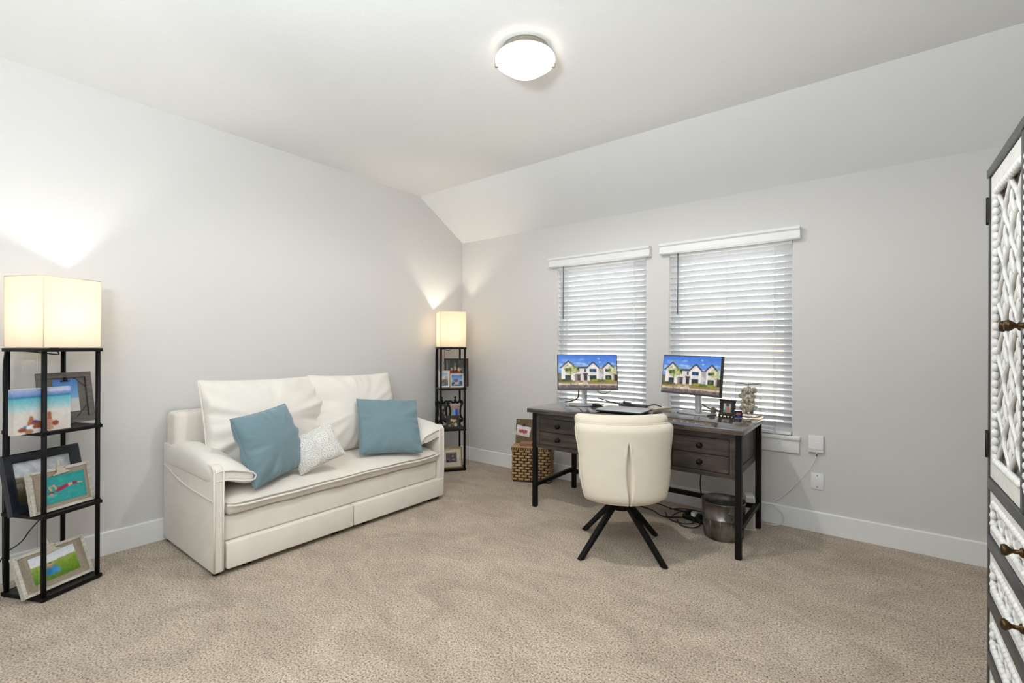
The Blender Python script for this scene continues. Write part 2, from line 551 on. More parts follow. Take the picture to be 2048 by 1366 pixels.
def houses_screen():
    c = Canvas(150, 88)
    c.grad(0, 0.55, (62, 118, 214), (120, 168, 232))
    rng = c.rng
    for (x, y, rx, ry, al) in ((.16, .17, .16, .08, .18), (.36, .15, .1, .06, .16), (.45, .27, .07, .04, .4), (.33, .25, .12, .06, .25), (.69, .1, .04, .04, .3), (.71, .22, .03, .03, .5), (.06, .35, .1, .12, .4), (.95, .25, .06, .05, .3), (.5, .33, .3, .05, .25)):
        for k in range(7):
            c.ell(x + (rng.rand() - .5) * rx, y + (rng.rand() - .5) * ry, rx * .45, ry * .5, (225, 234, 248), al * .5)
    wall = (222, 214, 208); wl = (238, 234, 228); sh = (176, 168, 170); rf = (38, 38, 46)
    c.rect(.0, .55, .06, .8, (110, 104, 78))
    c.rect(.33, .35, .5, .41, (78, 76, 84)); c.rect(.69, .37, .78, .42, (60, 58, 66))
    c.rect(.05, .38, .5, .79, wall); c.rect(.49, .36, .99, .79, wall)
    c.rect(.06, .42, .12, .79, wl); c.rect(.21, .56, .29, .79, wl)
    for (xa, xm, xb, yp, yb) in ((.05, .175, .295, .18, .38), (.495, .595, .69, .215, .38), (.765, .86, .945, .225, .38)):
        c.poly([(xa, yb), (xm, yp), (xb, yb)], wall)
        c.poly([(xa + .03, yb + .02), (xm + .02, yp + .08), (xb - .01, yb), (xb - .01, yb + .06), (xm, yb + .06)], wl)
        c.line(xa, yb - .01, xm, yp, .012, rf); c.line(xm, yp, xb, yb - .01, .012, rf)
    c.rect(.02, .375, .06, .40, rf)
    c.rect(.31, .385, .5, .405, rf); c.rect(.69, .385, .77, .41, rf)
    c.rect(.31, .41, .36, .5, (60, 80, 40))
    c.rect(.49, .41, .54, .79, wl); c.rect(.65, .42, .685, .79, wl); c.rect(.775, .41, .81, .79, wl)
    c.rect(.685, .42, .775, .78, (206, 200, 200)); c.poly([(.685, .42), (.775, .42), (.775, .62), (.71, .52)], sh)
    c.rect(.28, .58, .38, .79, (150, 136, 130))
    win = (24, 44, 58)
    c.rect(.12, .4, .22, .5, (52, 74, 40)); c.rect(.12, .61, .215, .74, win); c.rect(.145, .66, .19, .73, (52, 84, 74))
    c.rect(.445, .42, .475, .515, (20, 52, 92)); c.rect(.535, .42, .645, .515, (18, 48, 84)); c.rect(.56, .44, .6, .51, (24, 84, 150))
    c.rect(.535, .61, .645, .74, win); c.rect(.545, .62, .59, .66, (44, 84, 92)); c.rect(.535, .7, .645, .74, (34, 60, 40))
    c.rect(.805, .42, .9, .5, (34, 52, 44)); c.rect(.8, .62, .9, .74, (30, 46, 40)); c.rect(.83, .65, .87, .72, (86, 116, 60))
    for xx in (.178, .57, .61, .84): c.rect(xx, .61, xx + .004, .74, (14, 18, 22))
    c.rect(.325, .61, .375, .77, (40, 40, 44)); c.rect(.335, .63, .365, .72, (70, 82, 96))
    c.rect(.435, .585, .49, .77, (70, 58, 52)); c.rect(.445, .61, .485, .77, (36, 32, 32)); c.rect(.3, .585, .385, .6, (70, 62, 60))
    c.rect(.42, .55, .505, .575, (90, 88, 96)); c.rect(.42, .575, .505, .595, (44, 38, 36))
    c.rect(.262, .61, .272, .64, (40, 38, 38)); c.rect(.51, .61, .52, .64, (40, 38, 38))
    c.rect(.95, .58, 1, .78, (54, 44, 40))
    c.rect(0, .78, 1, .84, (150, 128, 84)); c.rect(0, .79, .2, .86, (158, 136, 78))
    c.speckle(.1, .775, .14, .035, 60, .012, [(58, 74, 34), (82, 92, 40), (44, 56, 28)])
    c.speckle(.74, .775, .22, .035, 90, .012, [(96, 108, 34), (130, 132, 36), (70, 84, 32)])
    c.speckle(.62, .76, .06, .03, 30, .01, [(170, 160, 40), (150, 146, 40)]); c.speckle(.86, .77, .06, .025, 25, .01, [(176, 168, 40), (150, 146, 40)])
    c.poly([(.735, .78), (.745, .66), (.757, .78)], (44, 66, 44))
    c.rect(.5, .83, 1, .88, (150, 124, 80)); c.poly([(.26, .87), (.3, .8), (.36, .8), (.34, .87)], (190, 160, 130))
    c.poly([(.4, .9), (.42, .8), (.5, .8), (.47, .9)], (206, 180, 150))
    c.rect(0, .87, 1, .92, (206, 190, 172)); c.poly([(0, .87), (.28, .83), (.3, .87)], (168, 150, 116))
    c.rect(0, .915, 1, 1, (112, 98, 92)); c.speckle(.5, .94, .5, .03, 60, .02, [(80, 70, 68), (150, 134, 122)], .5)
    c.rect(.205, .5, .22, .93, (112, 92, 76)); c.rect(.93, .55, .94, .93, (160, 140, 116))
    c.speckle(.22, .42, .12, .16, 130, .012, [(140, 154, 56), (168, 178, 76), (112, 128, 48), (188, 194, 104)], .55)
    c.speckle(.94, .45, .1, .14, 80, .012, [(140, 154, 56), (168, 178, 76), (112, 128, 48), (188, 194, 104)], .5)
    c.noise(7)
    return c

def beach_canvas(fig=True, nx=72, ny=64):
    c = Canvas(nx, ny)
    c.grad(0, .17, (176, 186, 214), (112, 140, 200)); c.grad(.17, .21, (60, 120, 158), (70, 150, 176))
    c.grad(.21, .5, (96, 178, 196), (196, 214, 212)); c.grad(.5, 1, (214, 212, 206), (226, 214, 204))
    for k in range(6): c.ell(.6 + .07 * k, .05 + .02 * (k % 2), .07, .03, (214, 212, 224), .5)
    if fig:
        sk = (176, 110, 84); sk2 = (150, 84, 62)
        c.poly([(.22, .82), (.27, .62), (.32, .60), (.33, .7), (.28, .85)], sk); c.ell(.38, .77, .09, .05, sk2); c.ell(.36, .74, .05, .03, (84, 76, 140))
        c.ell(.18, .9, .11, .05, sk2); c.ell(.4, .86, .1, .04, sk2); c.poly([(.2, .83), (.3, .8), (.34, .9), (.22, .92)], (232, 232, 240)); c.ell(.19, .84, .03, .03, (70, 150, 200))
        c.ell(.26, .95, .07, .06, (158, 128, 96))
        c.poly([(.56, .75), (.57, .56), (.63, .55), (.66, .76)], sk); c.ell(.58, .82, .12, .1, (206, 150, 136)); c.ell(.72, .83, .06, .06, sk2); c.ell(.62, .92, .07, .06, (196, 160, 130)); c.ell(.46, .82, .05, .03, sk2)
    c.noise(5)
    return c

def swimmer_print():
    c = Canvas(60, 44, (46, 152, 150))
    for k in range(60): c.ell(c.rng.rand(), c.rng.rand(), .09, .03, (36 + c.rng.randint(40), 140 + c.rng.randint(40), 140 + c.rng.randint(40)), .35)
    c.ell(.16, .72, .14, .05, (150, 190, 196), .5)
    c.poly([(.24, .56), (.3, .46), (.56, .38), (.58, .5), (.3, .62)], (160, 42, 78)); c.poly([(.56, .38), (.68, .38), (.68, .47), (.58, .5)], (214, 170, 140))
    c.poly([(.68, .37), (.8, .36), (.82, .45), (.69, .49)], (150, 40, 72)); c.line(.8, .42, .92, .45, .02, (226, 180, 150))
    c.line(.16, .52, .12, .38, .025, (226, 170, 140)); c.line(.12, .38, .24, .34, .02, (226, 170, 140)); c.line(.24, .36, .28, .5, .025, (226, 170, 140)); c.ell(.15, .62, .07, .05, (110, 60, 50)); c.ell(.14, .66, .06, .04, (196, 150, 130))
    return c.noise(8)

def meadow_print():
    c = Canvas(60, 44)
    c.grad(0, .38, (216, 222, 232), (232, 232, 230)); c.grad(.36, 1, (150, 172, 74), (88, 122, 36))
    c.poly([(0, .42), (0, .5), (1, .36), (1, .3)], (150, 164, 90))
    for k in range(120): c.ell(c.rng.rand(), .5 + .5 * c.rng.rand(), .012, .05, (70 + c.rng.randint(70), 120 + c.rng.randint(50), 30), .5)
    c.ell(.42, .68, .14, .16, (60, 140, 190)); c.ell(.34, .72, .06, .14, (40, 120, 176)); c.ell(.54, .74, .05, .1, (70, 150, 200))
    c.ell(.4, .5, .055, .07, (196, 140, 116)); c.ell(.4, .44, .075, .035, (206, 186, 150)); c.ell(.4, .41, .045, .03, (96, 70, 60))
    c.rect(.2, .86, .8, 1, (88, 128, 40), .6)
    return c.noise(10)

def sky_sand_print():
    c = Canvas(30, 36)
    c.grad(0, .6, (70, 120, 190), (130, 176, 214)); c.grad(.6, 1, (196, 196, 196), (222, 216, 208))
    return c.noise(5)

def fence_print():
    c = Canvas(60, 48)
    c.grad(0, .35, (206, 212, 218), (226, 228, 230)); c.grad(.35, 1, (134, 124, 92), (70, 64, 48))
    for k in range(14): c.line(0, .02 + k * .045, 1, .12 + k * .045 - .2, .006, (180, 186, 194))
    c.rect(0, .45, 1, .5, (110, 100, 76)); c.speckle(.5, .75, .5, .25, 80, .05, [(96, 90, 62), (120, 112, 84), (72, 66, 50)], .4)
    return c.noise(8)

def group_print():
    c = Canvas(56, 60, (44, 50, 46))
    c.rect(0, 0, .12, .6, (96, 110, 100)); c.rect(.6, 0, 1, .4, (66, 72, 64)); c.rect(.78, .3, 1, .8, (96, 116, 120)); c.rect(.3, .1, .55, .4, (40, 60, 48))
    skin = (216, 160, 138)
    c.ell(.44, .33, .055, .09, skin); c.ell(.44, .2, .03, .1, (196, 150, 120)); c.rect(.36, .42, .54, .8, (24, 24, 28))
    c.ell(.27, .36, .045, .07, skin); c.ell(.25, .6, .13, .18, (190, 26, 34)); c.ell(.13, .6, .05, .05, skin)
    c.ell(.62, .38, .06, .08, (230, 196, 150)); c.ell(.61, .62, .13, .18, (196, 28, 44)); c.rect(.53, .57, .68, .61, (230, 220, 220)); c.line(.55, .55, .66, .63, .02, (232, 224, 222))
    c.ell(.72, .37, .035, .05, skin); c.rect(.7, .46, .8, .8, (30, 30, 38))
    c.rect(0, .8, 1, 1, (120, 110, 104)); c.ell(.9, .85, .06, .05, (190, 60, 90))
    return c.noise(9)

def skyline_print(kind):
    c = Canvas(36, 44)
    if kind == 0:
        c.grad(0, .45, (150, 170, 214), (230, 226, 222)); c.grad(.45, 1, (214, 196, 150), (60, 84, 110))
        for k in range(14):
            x = k / 14.; hh = .12 + .18 * c.rng.rand(); c.rect(x, .75 - hh, x + .06, .85, [(96, 90, 96), (196, 150, 60), (70, 76, 90)][k % 3])
        c.ell(.3, .87, .2, .08, (110, 170, 206)); c.rect(.6, .3, 1, .95, (84, 80, 84), .4)
    else:
        c.grad(0, .6, (46, 110, 190), (176, 208, 232)); c.grad(.6, 1, (150, 170, 206), (60, 72, 84))
        c.ell(.3, .48, .11, .12, (110, 84, 110)); c.ell(.5, .48, .11, .12, (110, 84, 110)); c.poly([(.2, .54), (.6, .54), (.4, .78)], (110, 90, 116))
        c.ell(.5, .75, .25, .12, (176, 190, 226)); c.ell(.1, .75, .15, .14, (44, 50, 44)); c.ell(.85, .72, .16, .16, (50, 56, 62)); c.ell(.2, .9, .08, .05, (226, 226, 230)); c.ell(.1, .68, .06, .04, (226, 226, 230))
    return c.noise(8)

def people_print(kind):
    c = Canvas(36, 40, (150, 140, 134))
    skin = (190, 140, 114)
    if kind == 0:
        c.a[:] = (60, 56, 60)
        for k in range(16): c.ell(c.rng.rand(), .2 + .75 * c.rng.rand(), .1, .09, [(196, 150, 140), (30, 30, 36), (206, 200, 206), (110, 90, 90)][k % 4], .9)
        c.rect(0, .3, .2, 1, (190, 170, 150), .6)
    elif kind == 1:
        c.grad(0, .35, (196, 176, 160), (170, 150, 136)); c.rect(0, .22, 1, .28, (90, 70, 60)); c.rect(0, .75, 1, 1, (150, 96, 60))
        c.ell(.4, .28, .1, .1, skin); c.ell(.62, .3, .1, .1, skin); c.ell(.38, .55, .15, .22, (130, 170, 226)); c.ell(.64, .56, .13, .22, (36, 84, 196)); c.rect(0, .6, .2, .95, (150, 210, 60)); c.ell(.84, .45, .1, .06, skin); c.ell(.6, .85, .1, .1, (226, 190, 60))
    elif kind == 2:
        c.a[:] = (44, 42, 38)
        c.ell(.38, .3, .12, .16, (214, 176, 140)); c.ell(.62, .38, .14, .17, (222, 190, 150)); c.ell(.84, .34, .08, .14, (200, 160, 120)); c.ell(.5, .75, .3, .2, (74, 60, 46)); c.ell(.82, .8, .18, .2, (206, 196, 176)); c.ell(.15, .85, .15, .15, (150, 140, 124)); c.ell(.52, .7, .14, .04, (206, 150, 110))
    elif kind == 3:
        c.a[:] = (66, 70, 80); c.rect(0, 0, 1, .16, (150, 116, 86)); c.rect(0, .16, 1, .45, (70, 76, 84)); c.rect(.55, .2, .7, .42, (96, 104, 96)); c.ell(.62, .4, .05, .07, (226, 206, 190))
        for k in range(12): c.ell(.08 + .84 * c.rng.rand(), .55 + .35 * c.rng.rand(), .1, .09, [(196, 90, 120), (36, 40, 52), (90, 110, 150), (190, 150, 130), (110, 60, 80)][k % 5], .9)
    elif kind == 4:
        c.grad(0, .3, (206, 214, 224), (226, 226, 222)); c.grad(.3, 1, (226, 214, 206), (206, 190, 186))
        for k in range(7): c.ell(.25 + .08 * k, .55 + .06 * math.sin(k * 2), .06, .16, (160, 44, 56), .85)
        c.ell(.4, .36, .05, .05, skin); c.ell(.6, .38, .05, .05, skin)
    elif kind == 5:
        c.grad(0, 1, (206, 200, 190), (120, 150, 140)); c.rect(0, .5, .3, 1, (110, 150, 140)); c.ell(.5, .35, .16, .2, (196, 140, 116)); c.ell(.5, .2, .2, .14, (60, 44, 38)); c.ell(.6, .75, .25, .3, (176, 120, 100)); c.rect(.05, 0, .2, .7, (232, 230, 226))
    else:
        c.a[:] = (40, 44, 84); c.ell(.35, .45, .16, .2, (206, 130, 90)); c.ell(.65, .45, .15, .18, (190, 110, 80)); c.rect(0, .7, 1, 1, (36, 40, 100)); c.ell(.5, .8, .2, .1, (70, 96, 160))
    return c.noise(10)

def picture(name, canvas, w, h, parent, loc, material=None, rot=None):
    o = link(name, canvas.mesh(name, w, h, material or M_print), parent)
    o.location = loc
    if rot is not None: o.rotation_euler = rot.to_euler()
    return o

# ------------------------------------------------------------------ room shell
ZY = lambda y0, y1, z0, z1: None
T = 0.12
struct('floor', MB().box((XL - T, YN, -0.12), (XR + T, YB + T, 0.0)), carpet_mat())
wall_poly = [(YN, 0), (YB + T, 0), (YB + T, H1 - 0.06), (YB, H1), (YF, H2), (YN, H2)]
M_yz = Matrix(((0, 0, 1, 0), (1, 0, 0, 0), (0, 1, 0, 0), (0, 0, 0, 1)))      # (y, z, x) -> (x, y, z)
struct('wall_left', MB().prism(wall_poly, XL - T, XL, M_yz), M_wall)
struct('wall_right', MB().prism(wall_poly, XR, XR + T, M_yz), M_wall)
WIN = [(-2.356, -1.483), (-1.295, -0.433)]
WZ0, WZ1 = 0.628, 2.03
wb = MB()
wb.box((XL - T, YB, 0), (XR + T, YB + T, WZ0)).box((XL - T, YB, WZ1), (XR + T, YB + T, H1))
wb.box((XL - T, YB, WZ0), (WIN[0][0], YB + T, WZ1)).box((WIN[0][1], YB, WZ0), (WIN[1][0], YB + T, WZ1)).box((WIN[1][1], YB, WZ0), (XR + T, YB + T, WZ1))
struct('wall_back', wb, M_wall)
struct('wall_near', MB().box((XL - T, YN - T, 0), (XR + T, YN, H2)), M_wall)
struct('ceiling', MB().box((XL - T, YN, H2), (XR + T, YF + 0.05, H2 + 0.12)), M_ceil)
struct('ceiling_slope', MB().prism([(YF, H2), (YB, H1), (YB + T, H1 + 0.0), (YB + T, H1 + 0.1), (YF, H2 + 0.12)], XL - T, XR + T, M_yz), M_ceil)
BBH, BBT = 0.137, 0.015
def baseboard(name, poly_fn):
    pass
bb_prof = [(0, 0), (BBT, 0), (BBT, BBH - 0.006), (BBT - 0.005, BBH), (0, BBH)]
struct('baseboard_left', MB().prism([(p[0] + XL, p[1]) for p in bb_prof], -YB, -YN, Matrix(((1, 0, 0, 0), (0, 0, -1, 0), (0, 1, 0, 0), (0, 0, 0, 1)))), M_trim)
struct('baseboard_back', MB().prism([(YB - p[0], p[1]) for p in bb_prof], XL + BBT, XR, M_yz), M_trim)
struct('baseboard_right', MB().prism([(XR - p[0], p[1]) for p in bb_prof], -(YB - BBT), -YN, Matrix(((1, 0, 0, 0), (0, 0, -1, 0), (0, 1, 0, 0), (0, 0, 0, 1)))), M_trim)

# windows: frame, two sashes with panes, sill and apron
for wi, (xa, xb) in enumerate(WIN):
    w = bpy.data.objects.new('window_%d' % (wi + 1), None); COL.objects.link(w); w['kind'] = 'structure'
    w.location = ((xa + xb) / 2, YB, WZ0)
    hw = (xb - xa) / 2; hh = WZ1 - WZ0
    y0, y1 = 0.072, 0.118
    fr = MB().box((-hw, y0, 0), (-hw + 0.035, y1, hh)).box((hw - 0.035, y0, 0), (hw, y1, hh)).box((-hw + 0.035, y0, 0), (hw - 0.035, y1, 0.04)).box((-hw + 0.035, y0, hh - 0.04), (hw - 0.035, y1, hh))
    fr.build('window_frame', M_vinyl, w)
    zm = 0.70
    for k, (za, zb, ys) in enumerate(((0.04, zm + 0.02, 0.080), (zm - 0.02, hh - 0.04, 0.098))):
        s = MB(); a, b = -hw + 0.035, hw - 0.035; q = 0.03
        s.box((a, ys, za), (a + q, ys + 0.017, zb)).box((b - q, ys, za), (b, ys + 0.017, zb)).box((a + q, ys, za), (b - q, ys + 0.017, za + 0.042)).box((a + q, ys, zb - 0.042), (b - q, ys + 0.017, zb))
        so = s.build('sash', M_vinyl, w)
        MB().box((a + q, ys + 0.006, za + 0.042), (b - q, ys + 0.010, zb - 0.042)).build('pane', M_glass, so)
    # drywall returns stay part of the wall; wooden stool and apron
    MB().box((-hw - 0.05, -0.034, -0.024), (hw + 0.05, 0.072, 0.0)).build('window_sill', M_trim, w, 0.004, 2)
    MB().box((-hw - 0.045, -0.018, -0.115), (hw + 0.045, -0.0005, -0.024)).build('window_apron', M_trim, w, 0.003, 2)

# ------------------------------------------------------------------ outside
M_conc = mat('pale_concrete', srgb(208, 202, 192), 0.9, var=0.12, vscale=1.5)
M_lawn = mat('lawn', srgb(150, 158, 112), 0.95, var=0.3, vscale=4)
M_siding = mat('pale_siding', srgb(206, 190, 170), 0.8, var=0.1, vscale=3)
M_roof = mat('grey_shingle', srgb(150, 146, 142), 0.9, var=0.2, vscale=10)
struct('ground', MB().box((-40, YB + 0.13, -0.5), (40, 45, -0.3)), M_conc)
nh = thing('neighbour_house', 'pale house with grey hipped roof across the yard outside the window blinds', 'house', (-9.5, 13.0, -0.3))
part('wall', M_siding, nh, (-6, 0, 0), (6.5, 8, 2.7))
MB().add([(-6.5, -0.5, 2.7), (7, -0.5, 2.7), (7, 8.5, 2.7), (-6.5, 8.5, 2.7), (-2.5, 4, 4.9), (3, 4, 4.9)], [(0, 1, 5, 4), (1, 2, 5), (2, 3, 4, 5), (3, 0, 4), (3, 2, 1, 0)]).build('roof', M_roof, nh)
for xx in (-4, 0, 4):
    wo = part('window', M_vinyl, nh, (xx - 0.55, -0.04, 0.8), (xx + 0.55, 0.02, 2.2))
    part('pane', mat('far_pane', srgb(170, 182, 194), 0.1), wo, (xx - 0.47, -0.05, 0.88), (xx + 0.47, -0.03, 2.12))
fc = thing('yard_fence', 'tan wooden board fence along the yard outside the right window', 'fence', (3.0, 9.5, -0.3))
fb = MB().box((0, 0, 0.02), (0.138, 0.02, 1.75)).mesh('fence_board', mat('fence_wood', srgb(186, 164, 138), 0.85, var=0.25, vscale=6))
for k in range(46):
    o = link('fence_board', fb, fc); o.location = (-4.6 + k * 0.145, 0, 0)
part('rail', MATS['fence_wood'], fc, (-4.6, 0.02, 0.35), (2.1, 0.06, 0.44)); part('rail', MATS['fence_wood'], fc, (-4.6, 0.02, 1.35), (2.1, 0.06, 1.44))

# ------------------------------------------------------------------ window blinds
def blind(xa, xb, label):
    hw = (xb - xa) / 2
    b = thing('window_blind', label, 'blinds', ((xa + xb) / 2, YB, WZ0), group=None)
    # valance with stepped moulding in front of the wall
    top = 2.068 - WZ0; bot = 1.985 - WZ0
    prof = [(-0.004, bot), (-0.060, bot), (-0.064, bot + 0.004), (-0.064, bot + 0.02), (-0.058, bot + 0.024), (-0.058, bot + 0.056), (-0.070, bot + 0.066), (-0.072, top), (-0.004, top)]
    MB().prism(prof, -hw - 0.058, hw + 0.048, M_yz).build('valance', M_vinyl, b)
    part('headrail', M_vinyl, b, (-hw + 0.004, 0.002, hwz(2.03) - 0.062), (hw - 0.004, 0.058, hwz(2.03) - 0.004))
    # slats: crowned 50 mm strips, inner edge raised
    pitch = 0.0452; n = 30; L = hw - 0.006
    sec = [(-0.025, 0.0), (-0.0125, 0.0022), (0, 0.003), (0.0125, 0.0022), (0.025, 0.0), (0.025, -0.0028), (0.0125, -0.0006), (0, 0.0002), (-0.0125, -0.0006), (-0.025, -0.0028)]
    th = math.radians(-43)
    rs = [(y * math.cos(th) - z * math.sin(th), y * math.sin(th) + z * math.cos(th)) for y, z in sec]
    mb = MB(); mb.loft([[(-L, y, z) for y, z in rs], [(L, y, z) for y, z in rs]], smooth=False)
    sm = mb.mesh('slat', M_slat)
    z_bot = 0.036
    for i in range(n):
        s = link('slat', sm, b)
        s.location = (0, 0.032, z_bot + pitch * (i + 0.75))
        s.rotation_euler = (random.uniform(-0.03, 0.03), random.uniform(-0.0012, 0.0012), 0)
    MB().box((-L, 0.006, 0.001), (L, 0.058, 0.022)).build('bottom_rail', M_vinyl, b, 0.003, 2)
    lad = -L + 0.11, 0.0, L - 0.11
    for xl in lad:
        c = MB()
        for yy in (0.008, 0.057):
            c.tube([(xl, yy, 0.03), (xl, yy, hwz(1.97))], 0.0011, 5)
        for i in range(n):
            z = z_bot + pitch * (i + 0.75) - 0.004
            c.tube([(xl, 0.008, z + 0.017), (xl, 0.057, z - 0.017)], 0.0008, 4)
        c.build('ladder_cord', M_vinyl, b)
    MB().tube([(-hw + 0.075, -0.012, hwz(1.985)), (-hw + 0.075, -0.014, hwz(1.50))], 0.0045, 8).build('tilt_wand', mat('wand_grey', srgb(120, 120, 118), 0.3, var=0.1), b)
    for xl in (L - 0.11,):
        MB().tube([(xl + 0.012, -0.0, hwz(1.97)), (xl + 0.012, -0.002, 0.03)], 0.0011, 5).ball((xl + 0.012, -0.002, 0.025), 0.006, 8, 6, (1, 1, 1.8)).build('pull_cord', M_vinyl, b)
    return b
hwz = lambda z: z - WZ0
blind(WIN[0][0], WIN[0][1], 'white slatted window blind on the left window, behind the left monitor')
blind(WIN[1][0], WIN[1][1], 'white slatted window blind on the right window, behind the glass vase')

# ------------------------------------------------------------------ ceiling light
def ceiling_light():
    t = thing('ceiling_light', 'round frosted glass flush ceiling light with metal clips, switched on', 'ceiling light', (-1.388, 1.895, H2))
    MB().lathe([(0.0, -0.0), (0.12, 0.0), (0.124, -0.012), (0.128, -0.034), (0.147, -0.040), (0.147, -0.0465), (0.0, -0.0465)], n=48).build('ceiling_pan', M_nickel, t)
    prof = [(0.150, -0.048), (0.152, -0.053), (0.150, -0.058)]
    for k in range(1, 15):
        r = 0.148 * (1 - k / 14.0)
        prof.append((r, -0.058 - 0.080 * (1 - (r / 0.148) ** 1.6)))
    prof2 = [(r * 0.96, z + 0.006) for r, z in prof[::-1]]
    gl = emit_mat('lit_glass', (1.0, 0.95, 0.88), 3.0)
    MB().lathe(prof + prof2, n=56).build('glass_bowl', gl, t)
    for k in range(2):
        a = YAW + [0.22, PI - 0.22][k]
        M = Matrix.Rotation(a, 4, 'Z')
        c = MB().box((0.12, -0.006, -0.03), (0.157, 0.006, -0.024), M).box((0.153, -0.006, -0.064), (0.158, 0.006, -0.024), M).box((0.138, -0.006, -0.067), (0.158, 0.006, -0.063), M)
        c.build('clip', M_nickel, t)
    MB().lathe([(0.0, -0.136), (0.006, -0.137), (0.0, -0.142)], n=12).build('finial', M_nickel, t)
    sp = add_light('ceiling_bulb', 'SPOT', (-1.388, 1.895, H2 - 0.150), 63.0, (1.0, 0.965, 0.92), shadow_soft_size=0.05, spot_size=math.radians(176), spot_blend=0.35)
    add_light('ceiling_glow', 'POINT', (-1.388, 1.895, H2 - 0.044), 0.12, (1.0, 0.62, 0.32), shadow_soft_size=0.02)
ceiling_light()

# ------------------------------------------------------------------ soft shapes
def pillow_mesh(name, w, h, t, material, seed, n=34, pinch=0.05, wr=0.005, power=0.42, sag=0.0, sharp=0.0):
    """two-sided cushion in the local xz plane, thickness along y; seam round the rim"""
    def outline(u, v):
        x = w / 2 * u * (1 - pinch * (1 - v * v) * abs(u) ** 3)
        z = h / 2 * v * (1 - pinch * (1 - u * u) * abs(v) ** 3)
        z -= sag * (1 - u * u) * (v + 1) / 2
        return x, z
    us = [math.sin(PI / 2 * (-1 + 2 * i / n)) * 0.65 + (-1 + 2 * i / n) * 0.35 for i in range(n + 1)]
    mb = MB()
    for side in (-1, 1):
        P = []
        for v in us:
            row = []
            for u in us:
                x, z = outline(u, v)
                e = max((1 - u * u) * (1 - v * v), 0.0)
                d = t / 2 * e ** power
                # folds running in from corners and edges
                k = 0.0
                if e > 0:
                    ang = math.atan2(v, u)
                    rad = max(abs(u), abs(v))
                    f = mnoise.noise(Vector((math.cos(ang) * 5 + seed, math.sin(ang) * 5, side * 3.0 + rad * 0.8)))
                    k = wr * f * (rad ** 2) * min(1, e * 14) * 2.2
                    k += wr * 0.8 * mnoise.noise(Vector((u * 1.6 + seed * 3, v * 1.6, side * 7.0))) * min(1, e * 3)
                row.append((x, side * (d + k if e > 0 else 0.0), z + h / 2))
            P.append(row)
        mb.grid(P, True, side > 0)
    me = mb.mesh(name, material, weld=True)
    rim = [outline(u, -1) for u in us] + [outline(1, v) for v in us[1:]] + [outline(u, 1) for u in us[::-1][1:]] + [outline(-1, v) for v in us[::-1][1:-1]]
    return me, [(x, 0.0, z + h / 2) for x, z in rim]

def cushion(name, label, cat, w, h, t, material, base, yaw, tilt, roll, seed, piping=None, pr=0.004, group=None, **kw):
    """base: centre of the lower edge"""
    me, rim = pillow_mesh(name, w, h, t, material, seed, **kw)
    o = link(name, me)
    o.location = base
    o.rotation_euler = pose(yaw, tilt, roll).to_euler()
    tag(o, label, cat, group)
    if piping:
        MB().tube(rim, pr, 6, closed=True).build('piping', piping, o)
    return o

